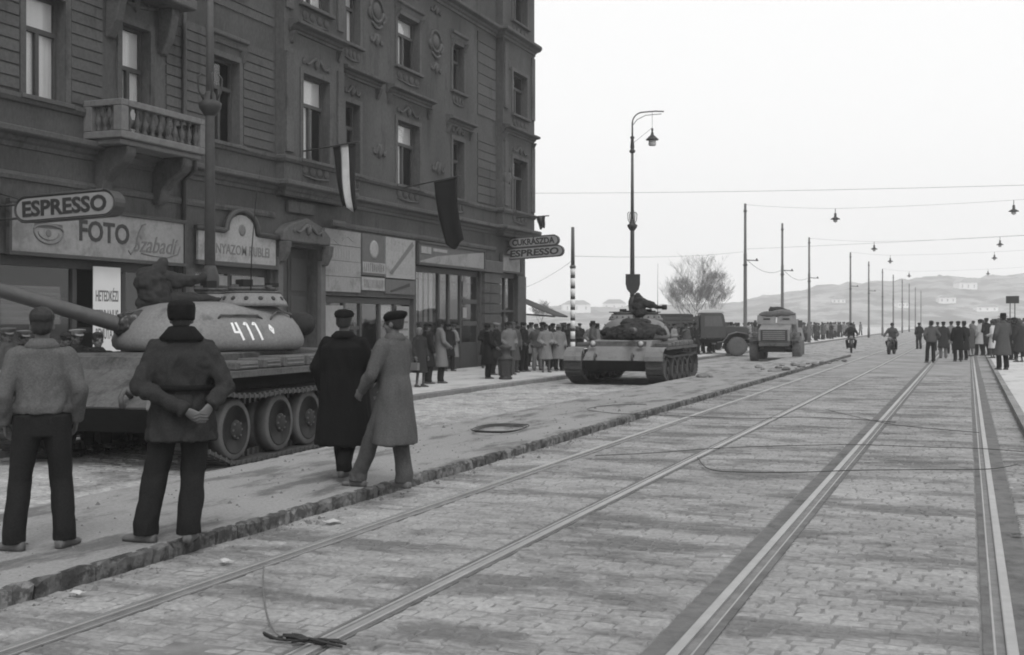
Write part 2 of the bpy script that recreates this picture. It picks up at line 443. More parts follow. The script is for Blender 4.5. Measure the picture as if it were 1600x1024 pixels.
mb = MB(); mb.box((KL - .05, -12, -.1), (KL, 3.49, PLATZ + .002)); struct(mb.build('platform_kerb', M_kerbr))
yend = kerb_run(rp, KR, KR + .15, 6, 55, -.06, PLATZ + .012, .7, 1.1, M_kerb, .004)
mb = MB(); mb.box((KR, yend, -.1), (KR + .138, 420, PLATZ + .006)); struct(mb.build('right_kerb', M_kerb))
mb = MB(); mb.box((KR, -12, -.1), (KR + .138, 5.99, PLATZ + .006)); struct(mb.build('right_kerb', M_kerb))
lp = [o for o in COL.objects if o.name == 'left_pavement'][0]
yend = kerb_run(lp, RK - .02, RK + .16, 16, 80, -.3, PAVZ + .012, .8, 1.2, M_kerb, .004)
mb = MB(); mb.box((RK + .002, yend, -.3), (RK + .15, 420, PAVZ + .006)); struct(mb.build('left_kerb', M_kerb))
mb = MB(); mb.box((RK + .002, -12, -.3), (RK + .15, 15.99, PAVZ + .006)); struct(mb.build('left_kerb', M_kerb))
# low stone edge between road and platform, nearly level
mb = MB(); mb.box((PL0 - .14, -12, -.3), (PL0 - .002, 62, PLATZ - .012)); struct(mb.build('platform_road_edge', M_kerb, None, .02))

# ------------------------------------------------------------------ hills far behind
def hill_profile(u):
    pts = [(-2200, 470), (200, 478), (760, 484), (830, 486), (870, 474), (960, 478), (1060, 474), (1150, 470), (1200, 456), (1300, 440), (1345, 436), (1400, 434), (1470, 426), (1530, 430), (1600, 424), (1750, 418), (2000, 430), (2600, 450), (3600, 470)]
    for (a, b), (c, d) in zip(pts, pts[1:]):
        if a <= u <= c: return b + 5 + (d - b) * (u - a) / (c - a)
    return 480
DH = 1150.0
mb = MB(); rings = []
us = [-1400 + 12 * i for i in range(0, 334)]
nr = 16
grid = []
for u in us:
    colm = []
    for k in range(nr):
        f = k / (nr - 1)
        d = DH - 330 + 330 * f
        base = at_dist(u, HV, d); base.z = 0
        ztop = CAMH + (HV - hill_profile(u)) * DH / FPX
        z = -1 + ztop * (math.sin(f * PI / 2) ** 1.3)
        z += f * (4.2 * mnoise.noise(Vector((base.x * .012, base.y * .012, 0))) + 3.2 * mnoise.noise(Vector((base.x * .06, base.y * .06, 4))) + 4.5 * abs(mnoise.noise(Vector((base.x * .16, base.y * .16, 9)))))
        colm.append((base.x, base.y, z))
    e = at_dist(u, HV, DH + 60); colm.append((e.x, e.y, -1.0))
    grid.append(colm)
nv = nr + 1; vs = [p for c in grid for p in c]; fs = []
for i in range(len(grid) - 1):
    for k in range(nv - 1):
        fs.append((i * nv + k, (i + 1) * nv + k, (i + 1) * nv + k + 1, i * nv + k + 1))
mb.add(vs, fs, 0, True); struct(mb.build('hills', M_hill))
def on_hill(u, v):
    """point of the slope that is seen at this pixel"""
    best = None
    for k in range(60):
        ff = k / 59; d = DH - 330 + 330 * ff
        ztop = CAMH + (HV - hill_profile(u)) * DH / FPX
        z = -1 + ztop * (math.sin(ff * PI / 2) ** 1.3)
        vv = HV - FPX * (z - CAMH) / d
        if best is None or abs(vv - v) < best[0]: best = (abs(vv - v), d, z)
    p = at_dist(u, HV, best[1]); p.z = best[2]; return p
def far_house(u, v, w, h, dep, lab):
    p = on_hill(u, v)
    t = thing('hillside_house', lab, 'house', p, TH + random.uniform(-.3, .3), 'pale houses on the far hillside')
    mb = MB(); mb.box((-w / 2, -dep / 2, -4), (w / 2, dep / 2, h * .6)); mb.build('wall', M_house, t)
    mb = MB(); mb.prism([(-w / 2 - .5, h * .6), (w / 2 + .5, h * .6), (w * .25, h), (-w * .25, h)], lambda a, b: (a, -dep / 2 - .5, b), lambda a, b: (a, dep / 2 + .5, b)); mb.build('roof', M_roof, t)
    for i in range(3):
        mb = MB(); x = -w / 3 + i * w / 3; mb.box((x - .6, -dep / 2 - .06, h * .1), (x + .6, -dep / 2 + .05, h * .42)); mb.build('window', M_roof, t)
far_house(1508, 452, 17, 9, 9, 'large pale villa standing high on the distant hill above the right crowd')
far_house(1478, 473, 13, 6, 8, 'low pale house halfway up the distant hill, left of the dark signboard')
far_house(1540, 486, 16, 5, 8, 'long low pale building at the foot of the distant hill by the signboard')
far_house(1408, 479, 9, 5, 7, 'small grey house low on the distant hill behind the far tram poles')
far_house(1310, 474, 10, 5, 7, 'small grey house on the distant hill between two tram poles')
far_house(960, 482, 22, 10, 12, 'misty block of a house on the horizon just left of the tall street lamp')
far_house(900, 486, 24, 9, 12, 'misty long house on the horizon behind the striped pole')
# ------------------------------------------------------------------ corner apartment building
B = thing('apartment_building', 'soot-dark four storey corner apartment building with shops along its ground floor', 'building', (XB, 20, 0))
def bpart(mb, name, m, bevel=0.0, parent=None):
    """mb in world coordinates; parent B (or one of its parts, all unrotated with origin at B)"""
    mb.v = [(x - XB, y - 20, z) for x, y, z in mb.v]
    return mb.build(name, m, parent or B, bevel)
def bunit(name, me, y, z, x=XB, parent=None, scale=None):
    o = link(name, me, parent or B); o.location = (x - XB, y - 20, z)
    if scale: o.scale = scale
    return o
def wall_face(mb, X, y0, y1, z0, z1, ops, depth=.32):
    ys = sorted({y0, y1, *[v for o in ops for v in o[:2]]}); zs = sorted({z0, z1, *[v for o in ops for v in o[2:4]]})
    for a, b in zip(ys, ys[1:]):
        for c, d in zip(zs, zs[1:]):
            if any(o[0] <= a + 1e-6 and o[1] >= b - 1e-6 and o[2] <= c + 1e-6 and o[3] >= d - 1e-6 for o in ops): continue
            mb.add([(X, a, c), (X, b, c), (X, b, d), (X, a, d)], [(0, 1, 2, 3)])
    for a, b, c, d in [o[:4] for o in ops]:
        e = X - depth
        mb.add([(X, a, c), (X, a, d), (e, a, d), (e, a, c)], [(0, 1, 2, 3)]); mb.add([(X, b, c), (X, b, d), (e, b, d), (e, b, c)], [(0, 1, 2, 3)])
        mb.add([(X, a, d), (X, b, d), (e, b, d), (e, a, d)], [(0, 1, 2, 3)]); mb.add([(X, a, c), (X, b, c), (e, b, c), (e, a, c)], [(0, 1, 2, 3)])
# windows: (y0, y1, z0, z1, X)
XBAY, XEND = XB + .28, XB + .30
F1 = (6.42, 8.58); F2 = (10.45, 12.2); F3 = (14.35, 16.2)
WIN = []
for (y0, y1, x) in ((12.6, 13.8, XB), (15.7, 16.9, XB), (19.0, 20.15, XB), (21.95, 22.95, XB), (25.45, 26.6, XB), (29.35, 30.85, XBAY), (32.3, 33.25, XB), (35.9, 37.6, XB), (40.5, 41.55, XB), (46.0, 47.7, XEND)):
    for fl, (a, b) in enumerate((F1, F2, F3)):
        if abs(y0 - 21.95) < .01 and fl == 0: a = 5.75
        if abs(y0 - 29.35) < .01 and fl: a, b = a + .42, b + .5
        if fl == 0 and abs(y0 - 29.35) < .01: b = 8.85
        WIN.append((y0, y1, a, b, x, fl))
GF = [(18.35, 24.05, .0, 3.12), (24.7, 28.15, .0, 3.22), (28.5, 30.7, .0, 3.9), (30.95, 37.2, .0, 2.55), (37.4, 43.25, .0, 3.75), (45.25, 47.3, .0, 3.8), (9.0, 13.0, 0, 3.6), (13.6, 17.6, 0, 3.6)]
mb = MB()
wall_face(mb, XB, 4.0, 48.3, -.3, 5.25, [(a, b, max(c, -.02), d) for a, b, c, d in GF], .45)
for (a, b, X) in ((4.0, 28.4, XB), (28.4, 31.75, XBAY), (31.75, 44.9, XB), (44.9, 48.6, XEND)):
    wall_face(mb, X, a, b, 5.25, 17.2, [w[:4] for w in WIN if a <= w[0] < b], .34)
for y, X in ((28.4, XBAY), (31.75, XBAY), (44.9, XEND)):
    mb.add([(XB - .02, y, 5.25), (X, y, 5.25), (X, y, 17.2), (XB - .02, y, 17.2)], [(0, 1, 2, 3)])
mb.add([(XB, 48.3, -.3), (-33, 48.3, -.3), (-33, 48.3, 5.25), (XB, 48.3, 5.25)], [(0, 1, 2, 3)])
# rounded corner of the upper floors, running back along the side street
arc = [(XEND - .9 * (1 - math.cos(a)), 48.6 + .55 * math.sin(a)) for a in [PI / 2 * k / 5 for k in range(6)]] + [(-33, 49.15)]
for (xa, ya), (xb, yb) in zip(arc, arc[1:]): mb.add([(xa, ya, 5.25), (xb, yb, 5.25), (xb, yb, 17.2), (xa, ya, 17.2)], [(0, 1, 2, 3)])
mb.add([(XB - .5, 4, 5.25), (XB - .5, 48.3, 5.25), (XEND, 48.3, 5.25), (XEND, 44.9, 5.25), (XB, 44.9, 5.25), (XB, 4, 5.25)], [(0, 1, 2, 3, 4, 5)])
mb.add([(p[0], p[1], 5.25) for p in arc] + [(-33, 48.2, 5.25), (XEND, 48.2, 5.25)], [tuple(range(len(arc) + 2))])
mb.box((-33, 3.7, -.3), (XB - .001, 4.0, 17.2)); mb.box((-33.3, 3.7, -.3), (-33, 49.1, 17.2))
bpart(mb, 'wall', M_wall)
mb = MB(); mb.box((-19.1, 4.1, -.3), (-19.0, 48.2, 17.1)); bpart(mb, 'room_shade_backing', M_inside)  # near-black sheet for the rooms' darkness; also blocks light
mb = MB(); mb.prism([(XB + .7, 17.2), (XB + .7, 17.5), (-25.5, 21), (-33.8, 17.5), (-33.8, 17.2)], lambda a, b: (a, 3.2, b), lambda a, b: (a, 49.9, b)); bpart(mb, 'roof', M_roof)

# moulded string courses that follow the breaks of the front
def front_path(off, y0, y1):
    pts = []
    segs = [(4.0, 28.4, XB), (28.4, 31.75, XBAY), (31.75, 44.9, XB), (44.9, 48.6, XEND)]
    for a, b, X in segs:
        lo, hi = max(a, y0), min(b, y1)
        if hi <= lo: continue
        sgn_a = off if X > XB else -off; sgn_b = off if X > XB else -off
        aa = lo - off if (X > XB and lo == a) else (lo + off if (X == XB and lo == a and a > 4.1) else lo)
        bb = hi + off if (X > XB and hi == b and b < 48) else (hi - off if (X == XB and hi == b) else hi)
        pts += [(X + off, aa), (X + off, bb)]
    if y1 > 48.5: pts += [(p[0] + off * math.cos(k * .3), p[1] + off * math.sin(k * .3)) for k, p in enumerate(arc[1:6])] + [(-33, 49.15 + off)]
    return pts
def moulding(name, prof, y0, y1, m=M_wall2, parent=None):
    """prof: list of (offset from wall, z), bottom to top"""
    rings = []
    mb = MB(); paths = [front_path(o, y0, y1) for o, z in prof]; n = len(paths[0])
    vs = [(p[i][0], p[i][1], z) for p, (o, z) in zip(paths, prof) for i in range(n)]
    fs = [(k * n + i, k * n + i + 1, (k + 1) * n + i + 1, (k + 1) * n + i) for k in range(len(prof) - 1) for i in range(n - 1)]
    fs.append(tuple(k * n for k in range(len(prof)))); fs.append(tuple(k * n + n - 1 for k in reversed(range(len(prof)))))
    mb.add(vs, fs); return bpart(mb, name, m, 0, parent)
def prof(z0, z1, out):
    h = z1 - z0
    return [(.01, z0), (.05, z0 + .02 * h), (.06, z0 + .25 * h), (out * .35, z0 + .35 * h), (out * .45, z0 + .55 * h), (out * .9, z0 + .62 * h), (out, z0 + .7 * h), (out, z0 + .93 * h), (out * .93, z1 - .01), (.01, z1 + .04)]
moulding('cornice', prof(5.28, 5.68, .34), 4.0, 49)
moulding('string_course', [(.008, 6.2), (.06, 6.22), (.10, 6.3), (.10, 6.38), (.008, 6.41)], 4.0, 49)
moulding('cornice', prof(13.35, 13.75, .36), 4.0, 49)
moulding('cornice', prof(16.75, 17.2, .6), 4.0, 49)
moulding('string_course', [(.008, 4.62), (.05, 4.64), (.07, 4.72), (.05, 4.78), (.008, 4.8)], 4.0, 28.3)
moulding('string_course', [(.008, 4.62), (.05, 4.64), (.07, 4.72), (.05, 4.78), (.008, 4.8)], 31.0, 44.8)
# over-window hoods with small brackets
def hood(y0, y1, z, X, out=.3):
    mb = MB(); P = prof(z - .28, z + .02, out)
    poly = [(o, zz) for o, zz in P] + [(-.02, P[-1][1]), (-.02, P[0][1])]
    mb.prism(poly, lambda a, b: (X + a, y0, b), lambda a, b: (X + a, y1, b))
    h = bpart(mb, 'window_hood', M_wall2)
    for yy in (y0 + .14, y1 - .14):
        q = MB(); q.prism([(0, z - .62), (.06, z - .6), (.16, z - .36), (.2, z - .29), (0, z - .29)], lambda a, b: (X + a - .003, yy - .07, b), lambda a, b: (X + a - .003, yy + .07, b))
        bpart(q, 'bracket', M_wall2, 0, h)
M_relief = M_wall2
def relief(yc, zc, w, h, X, kind):
    """raised plaster ornament made of scrolls and a boss"""
    mb = MB()
    if kind == 'cartouche':
        mb.tube([(X + .02, yc + w * .5 * math.cos(a), zc + h * .5 * math.sin(a)) for a in [2 * PI * k / 18 for k in range(19)]], .055, 7)
        mb.ell((X, yc, zc), (.09, w * .3, h * .34), None, 10)
        for s in (-1, 1):
            mb.tube([(X + .03, yc + s * w * (.45 + .18 * math.sin(t * 3)), zc - h * .5 + t * h * .5) for t in [k / 8 for k in range(9)]], [.03 + .04 * math.sin(PI * k / 8) for k in range(9)], 6)
        mb.tube([(X + .03, yc + w * .5 * (t - .5) * 1.5, zc - h * .62 - .12 * math.sin(PI * t)) for t in [k / 8 for k in range(9)]], .05, 6)
    elif kind == 'garland':
        for s in (-1, 1):
            mb.tube([(X + .03, yc + s * (.06 + t * w * .46), zc + h * (.25 * math.cos(t * 5) + .1)) for t in [k / 9 for k in range(10)]], [.07 - .05 * k / 9 for k in range(10)], 6)
            mb.ell((X + .02, yc + s * w * .47, zc - h * .05), (.05, .07, .09), None, 8)
        mb.ell((X + .02, yc, zc + .03), (.10, .12, h * .42), None, 10)
    else:
        for k in range(4):
            y = yc - w * .4 + w * .8 * k / 3
            mb.ell((X, y, zc), (.04, w * .12, h * .38), None, 8)
        mb.tube([(X + .01, yc - w * .48, zc - h * .42), (X + .03, yc, zc - h * .6), (X + .01, yc + w * .48, zc - h * .42)], .03, 6)
    return bpart(mb, 'plaster_ornament', M_relief)
# window kinds (meshes shared)
_wm = {}
def window_meshes(w, h):
    k = (round(w, 2), round(h, 2))
    if k in _wm: return _wm[k]
    f = MB(); t = .065
    f.box((-.04, 0, 0), (.04, t, h)); f.box((-.04, w - t, 0), (.04, w, h)); f.box((-.04, t, 0), (.04, w - t, t)); f.box((-.04, t, h - t), (.04, w - t, h))
    zt = h * .66
    f.box((-.035, t, zt - .05), (.055, w - t, zt + .05)); f.box((-.034, w / 2 - .05, t), (.05, w / 2 + .05, zt - .05))
    fm = f.mesh('window_frame', M_frame)
    panes = []
    for a, b, c, d in ((t, w / 2 - .05, t, zt - .05), (w / 2 + .05, w - t, t, zt - .05), (t, w - t, zt + .05, h - t)):
        q = MB(); q.box((-.018, a - .004, c - .004), (-.012, b + .004, d + .004)); panes.append(q.mesh('pane', M_glass))
    cs = []
    for a, b, c, d in ((t * .5, w * .48, .03, zt), (w * .52, w - t * .5, .03, zt), (t * .5, w - t * .5, zt, h - t * .5)):
        q = MB(); n = 14; rows = []
        for k in range(n + 1):
            yy = a + (b - a) * k / n; x = -.055 + .012 * math.sin(k * 1.9)
            rows.append(((x, yy, c), (x, yy, d)))
        vs = [p for r in rows for p in r]; q.add(vs, [(2 * i, 2 * i + 2, 2 * i + 3, 2 * i + 1) for i in range(n)], 0, True); cs.append(q.mesh('curtain', M_curt))
    _wm[k] = (fm, panes, cs); return _wm[k]
for (y0, y1, z0, z1, X, fl) in WIN:
    fm, panes, cs = window_meshes(y1 - y0, z1 - z0)
    w = bunit('window', fm, y0, z0, X - .26)
    for p in panes: link('pane', p, w)
    lit = {(19, 0): (0, 1, 2), (21, 0): (0, 1, 2), (25, 0): (), (29, 0): (0, 2), (32, 0): (), (35, 0): (0, 2), (40, 0): (), (46, 0): (), (29, 1): (0, 1, 2), (32, 1): (0, 1, 2), (35, 1): (0, 2), (40, 1): (0,), (46, 1): (0,), (46, 2): (0, 2)}.get((int(y0), fl), (0, 2) if fl != 0 else (1,))
    for i in lit: link('curtain', cs[i], w)
    # surround and sill
    q = MB(); t = .15
    q.box((X - .002, y0 - t, z0 - .02), (X + .045, y0, z1 + t)); q.box((X - .002, y1, z0 - .02), (X + .045, y1 + t, z1 + t)); q.box((X - .002, y0, z1), (X + .045, y1, z1 + t))
    sr = bpart(q, 'window_surround', M_wall2)
    q = MB(); q.box((X - .3, y0 - .2, z0 - .12), (X + .14, y1 + .2, z0 - .022)); bpart(q, 'window_sill', M_wall2, .012)
    if y0 > 28.5:
        relief((y0 + y1) / 2, z0 - .33, y1 - y0, .36, X, 'apron')
    if fl == 0 and y0 > 28.5: relief((y0 + y1) / 2, z1 + .36, (y1 - y0) * 1.0, .42, X, 'garland')
    if fl == 0 and 25 < y0 < 28: hood(y0 - .3, y1 + .3, z1 + .62, X, .16)
    if fl == 1 and y0 > 31 and y0 < 45: hood(y0 - .2, y1 + .2, z1 + .42, X, .16)
hood(28.6, 31.55, 10.18, XBAY, .34); hood(31.95, 34.6, 9.62, XB, .32); hood(35.1, 38.5, 9.62, XB, .32); hood(39.9, 42.3, 9.36, XB, .3); hood(44.85, 48.5, 9.78, XEND, .34)
relief(34.4, 11.9, .9, .75, XB, 'cartouche'); relief(39.0, 11.9, .9, .75, XB, 'cartouche')
relief(34.4, 10.9, .8, .5, XB, 'garland'); relief(39.0, 10.9, .8, .5, XB, 'garland'); relief(34.4, 13.0, .8, .4, XB, 'garland'); relief(39.0, 13.0, .8, .4, XB, 'garland')
relief(39.2, 7.3, 1.0, .6, XB, 'garland'); relief(34.6, 7.3, .8, .6, XB, 'garland'); relief(45.3, 7.9, .5, .9, XEND, 'cartouche'); relief(45.4, 12.3, .5, .6, XEND, 'garland')
# dark carved work over the balcony door and bay
relief(22.45, 9.25, 1.5, .9, XB, 'garland'); relief(22.45, 9.8, 2.0, 1.0, XB, 'cartouche')
for yy in (21.55, 23.4):
    q = MB(); q.prism([(0, 8.1), (.1, 8.12), (.3, 8.5), (.42, 9.0), (.42, 9.2), (0, 9.2)], lambda a, b: (XB + a - .003, yy - .13, b), lambda a, b: (XB + a - .003, yy + .13, b)); bpart(q, 'console', M_wall2, .02)
q = MB(); q.box((XB - .002, 21.2, 9.2), (XB + .75, 23.8, 9.45)); bpart(q, 'upper_balcony_slab', M_wall2, .03)
# pilaster strips on the projecting bays
for yy, X in ((28.62, XBAY), (31.5, XBAY), (45.2, XEND), (48.4, XEND)):
    q = MB(); q.box((X - .002, yy - .18, 6.5), (X + .07, yy + .18, 9.3)); bpart(q, 'pilaster', M_wall2, .01)
    q = MB(); q.box((X - .002, yy - .18, 10.5), (X + .07, yy + .18, 13.2)); bpart(q, 'pilaster', M_wall2, .01)
# coursed stucco blocks: recessed joints between them
ub = MB(); ub.box((-.002, 0, 0), (1, 1, 1)); bl_me = ub.mesh('stucco_course', M_block)
def courses(y0, y1, z0, z1, step, X, out=.035, skip=None):
    n = round((z1 - z0) / step); st = (z1 - z0) / n
    for k in range(n):
        o = bunit('stucco_course', bl_me, y0, z0 + k * st + .018, X, None, (out, y1 - y0, st - .036))
for a, b in ((15.2, 18.82), (20.32, 21.3), (23.55, 25.27), (26.8, 28.25)): courses(a, b, 6.45, 9.2, .25, XB)
courses(42.9, 44.75, 6.45, 9.2, .34, XB); courses(42.9, 44.75, 9.9, 13.2, .42, XB)
courses(15.2, 28.25, 9.9, 10.4, .25, XB)
for a, b in ((43.4, 45.15),): courses(a, b, .45, 3.7, .41, XB, .12)
for a, b in ((24.08, 24.66),): courses(a, b, .45, 3.1, .41, XB, .05)
q = MB(); q.box((XB - .002, 43.35, 3.72), (XB + .2, 45.2, 4.2)); bpart(q, 'pier_capital', M_base, .03)
q = MB(); q.box((XB - .002, 43.3, -.05), (XB + .16, 45.22, .44)); bpart(q, 'plinth', M_base, .02)
q = MB(); q.box((XB - .002, 47.3, -.05), (XB + .06, 48.28, 3.7)); bpart(q, 'corner_pier', M_base, .02)
# balcony
bal = MB(); bal.box((XB + .002, 20.7, 5.72), (XB + 1.05, 23.75, 5.88)); bal.box((XB + .002, 20.78, 5.6), (XB + .95, 23.67, 5.718)); balo = bpart(bal, 'balcony', M_balc, .02)
q = MB(); q.box((XB + .002, 20.7, 6.42), (XB + .19, 20.92, 6.56)); q.box((XB + .195, 20.7, 6.42), (XB + 1.05, 20.92, 6.56)); q.box((XB + .83, 20.925, 6.42), (XB + 1.05, 23.52, 6.56)); q.box((XB + .002, 23.525, 6.42), (XB + 1.05, 23.75, 6.56)); bpart(q, 'handrail', M_balc, .015, balo)
for (x, y) in ((.93, 20.82), (.93, 23.63), (.12, 20.82), (.12, 23.63)):
    q = MB(); q.box((XB + x - .115, y - .115, 5.882), (XB + x + .115, y + .115, 6.418)); bpart(q, 'post', M_balc, .012, balo)
bp = [(.055, 0), (.055, .05), (.035, .07), (.05, .13), (.075, .2), (.06, .28), (.035, .36), (.032, .44), (.055, .48), (.055, .536)]
q = MB(); q.lathe(bp, (0, 0, 0), 10); bme = q.mesh('baluster', M_wall2)
for k in range(10): o = link('baluster', bme, balo); o.location = (.93, 21.08 + k * .264 - 20, 5.882)
for k in range(3): o = link('baluster', bme, balo); o.location = (.33 + k * .19, .82, 5.882); o = link('baluster', bme, balo); o.location = (.33 + k * .19, 3.63, 5.882)
for yy in (21.2, 23.2):
    q = MB(); pts = [(0, 4.55), (.12, 4.5), (.25, 4.62), (.3, 4.85), (.5, 5.05), (.8, 5.25), (.92, 5.42), (.92, 5.598), (0, 5.598)]
    q.prism(pts, lambda a, b: (XB + a - .003, yy - .16, b), lambda a, b: (XB + a - .003, yy + .16, b)); bpart(q, 'console', M_wall2, .03)
# portal over the house door
q = MB(); q.prism([(28.3, 4.0), (30.9, 4.0), (30.9, 4.25), (30.5, 4.5), (29.6, 4.72), (28.7, 4.5), (28.3, 4.25)], lambda a, b: (XB - .002, a, b), lambda a, b: (XB + .32, a, b)); bpart(q, 'portal_hood', M_wall2, .03)
for yy in (28.44, 30.78):
    q = MB(); q.box((XB - .002, yy - .13, .0), (XB + .15, yy + .13, 3.55)); bpart(q, 'portal_pilaster', M_base, .015)
    q = MB(); q.prism([(0, 3.4), (.12, 3.42), (.3, 3.7), (.36, 3.99), (0, 3.99)], lambda a, b: (XB + .152 + a * .8 - .003, yy - .12, b), lambda a, b: (XB + .152 + a * .8 - .003, yy + .12, b)); bpart(q, 'console', M_wall2, .02)
q = MB(); q.box((XB - .002, 28.9, 4.85), (XB + .12, 30.3, 5.2)); bpart(q, 'portal_panel', M_wall2, .02)
relief(29.6, 4.35, 1.6, .4, XB + .31, 'garland')
q = MB(); q.box((XB - .44, 28.5, 0), (XB - .36, 29.58, 3.88)); dr = bpart(q, 'house_door', M_shopwood, .01)
q = MB(); q.box((XB - .44, 29.62, 0), (XB - .36, 30.7, 3.88)); dr2 = bpart(q, 'house_door', M_shopwood, .01)
for d0, yy in ((dr, 28.62), (dr2, 29.74)):
    for z0, z1 in ((.25, 1.1), (1.25, 2.5), (2.65, 3.6)):
        q = MB(); q.box((XB - .362, yy, z0), (XB - .335, yy + .84, z1)); bpart(q, 'door_panel', M_frame, .012, d0)
# drainpipe
q = MB(); q.tube([(XB + .09, 24.15, .0), (XB + .09, 24.15, 5.2), (XB + .42, 24.15, 5.45), (XB + .42, 24.15, 5.7), (XB + .1, 24.15, 6.1), (XB + .1, 24.15, 17)], .06, 8); bpart(q, 'drainpipe', M_irond)

# shopfronts (parts of the building): frame > panes, doors
def shopfront(y0, y1, ztop, cuts, riser=.5, trans=None, doors=(), m=M_shopwood, X=XB - .18):
    fr = MB(); fr.box((X - .06, y0 + .002, ztop - .2), (X + .06, y1 - .002, ztop - .002))
    edges = [y0 + .002] + list(cuts) + [y1 - .002]
    for e in edges:
        a, b = max(y0 + .002, e - .07), min(y1 - .002, e + .07); fr.box((X - .055, a, .0), (X + .055, b, ztop - .2))
    for i, (a, b) in enumerate(zip(edges, edges[1:])):
        if i not in doors: fr.box((X - .05, a + .07, .0), (X + .05, b - .07, riser))
        if trans: fr.box((X - .045, a + .07, trans - .05), (X + .05, b - .07, trans + .05))
    f = bpart(fr, 'shopfront', m, .008)
    for i, (a, b) in enumerate(zip(edges, edges[1:])):
        q = MB(); lo = .15 if i in doors else riser
        zs = [(lo, (trans or ztop - .2) - (.05 if trans else 0))] + ([(trans + .05, ztop - .2)] if trans else [])
        for c, d in zs:
            q.box((X - .012, a + .066, c - .004), (X - .004, b - .066, d + .004))
        bpart(q, 'pane', M_glass, 0, f)
        if i in doors:
            q = MB(); q.box((X + .001, a + .1, .01), (X + .04, b - .1, .9)); q.box((X + .002, a + .1, 1.5), (X + .042, b - .1, 1.62)); q.tube([(X + .07, a + .2, 1.0), (X + .07, a + .2, 1.25)], .02, 6); bpart(q, 'door', m, .006, f)
    return f
f1 = shopfront(18.36, 24.04, 3.1, (20.6, 22.2, 23.1), .55, None, (1,))
f2 = shopfront(24.71, 28.14, 3.2, (26.35,), .8, 2.35)
f3 = shopfront(30.96, 37.19, 2.53, (32.5, 33.6, 34.9, 36.0), .5, None, (1,))
f4 = shopfront(37.41, 43.24, 3.72, (39.6, 40.5, 41.6), .95, None, (2,))
f5 = shopfront(45.26, 47.29, 3.78, (46.2,), .9, 2.2)
f6 = shopfront(9.01, 12.99, 3.58, (11,), .6); f7 = shopfront(13.61, 17.59, 3.58, (15.6,), .6)
def inset(name, y0, y1, z0, z1, m, par, X=XB - .105, th=.02):
    q = MB(); q.box((X - th, y0, z0), (X, y1, z1)); return bpart(q, name, m, 0, par)
inset('roller_blind', 18.6, 20.3, 1.7, 2.5, M_inkg, f1, XB - .26)
for k in range(6): inset('blind_slat', 18.6, 20.3, 1.72 + k * .13, 1.80 + k * .13, M_signgrey, f1, XB - .245, .02)
inset('notice_board', 24.85, 26.25, 2.45, 2.95, M_paper, f2); inset('notice_board', 26.45, 28.0, 2.42, 2.97, M_paper, f2)
inset('picture_card', 24.9, 25.35, 2.5, 2.9, M_inkg, f2, XB - .1); inset('picture_card', 26.6, 27.2, 2.55, 2.85, M_inkg, f2, XB - .1); inset('picture_card', 27.3, 27.95, 2.5, 2.62, M_inkg, f2, XB - .1); inset('picture_card', 25.5, 26.2, 2.6, 2.7, M_inkg, f2, XB - .1)
inset('notice_paper', 31.15, 32.4, 1.3, 2.25, M_paper, f3); inset('notice_paper', 35.0, 35.95, 1.2, 2.3, M_paper, f3, XB - .2); inset('notice_paper', 36.1, 37.05, 1.0, 2.28, M_paper, f3)
for k in range(4): inset('print_line', 36.2, 36.95, 1.2 + k * .25, 1.27 + k * .25, M_inkg, f3, XB - .1)
for k in range(4):
    q = MB(); rows = []
    y0 = 37.75 + k * .43
    n = 8
    for j in range(n + 1): rows += [(XB - .27 + .03 * math.sin(j * 1.6), y0 + .26 * j / n, 1.75), (XB - .27 + .03 * math.sin(j * 1.6), y0 + .26 * j / n, 3.5)]
    q.add(rows, [(2 * i, 2 * i + 2, 2 * i + 3, 2 * i + 1) for i in range(n)], 0, True); bpart(q, 'curtain', M_sign, 0, f4)
inset('window_ledge_board', 37.6, 39.5, 1.0, 1.25, M_frame, f4, XB - .08, .04)
inset('display_card', 41.75, 42.1, 2.7, 3.3, M_sign, f4); inset('display_card', 41.75, 42.1, 1.9, 2.3, M_paper, f4)
inset('shelf', 41.7, 43.1, 2.45, 2.62, M_frame, f4, XB - .1); inset('shelf', 41.7, 43.1, 1.6, 1.78, M_frame, f4, XB - .1)
inset('street_sign', 30.72, 30.93, 1.9, 2.6, M_signgrey, B, XB + .04); inset('notice_plate', 30.71, 30.94, 1.25, 1.6, M_sign, B, XB + .045); inset('notice_plate', 30.71, 30.94, 1.75, 2.45, M_paper, B, XB + .055)

# ------------------------------------------------------------------ signs, posters, flags on the front
def board(name, label, y0, y1, z0, z1, m, X=XB, th=.06, frame=None, cat='sign', group=None):
    t = thing(name, label, cat, (X, (y0 + y1) / 2, z0), 0, group); w = y1 - y0; h = z1 - z0
    q = MB(); q.box((.003, -w / 2, 0), (th, w / 2, h)); q.build('panel', m, t, .006)
    if frame:
        q = MB()
        for a, b, c, d in ((-w / 2 - .07, w / 2 + .07, h, h + .08), (-w / 2 - .07, w / 2 + .07, -.08, 0)): q.box((.003, a, c), (th + .05, b, d))
        q.box((.003, -w / 2 - .07, 0), (th + .04, -w / 2, h)); q.box((.003, w / 2, 0), (th + .04, w / 2 + .07, h)); q.build('frame', frame, t, .008)
    return t
t = board('shop_sign', 'long pale photo shop sign with bold capitals, script and a painted eye', 18.45, 24.03, 3.17, 4.14, M_sign, XB + .1, .07, M_shopwood)
put_text(text_mesh('FOTO', .62, M_ink, .006, .014, width=1.62), t, (.075, -.03, .53))
def stroke(pts, r, t, m=M_inkg, X=.078, n=5, name='script_lettering'):
    q = MB(); q.tube([(X, y, z) for y, z in pts], r, n); return q.build(name, m, t)
import itertools
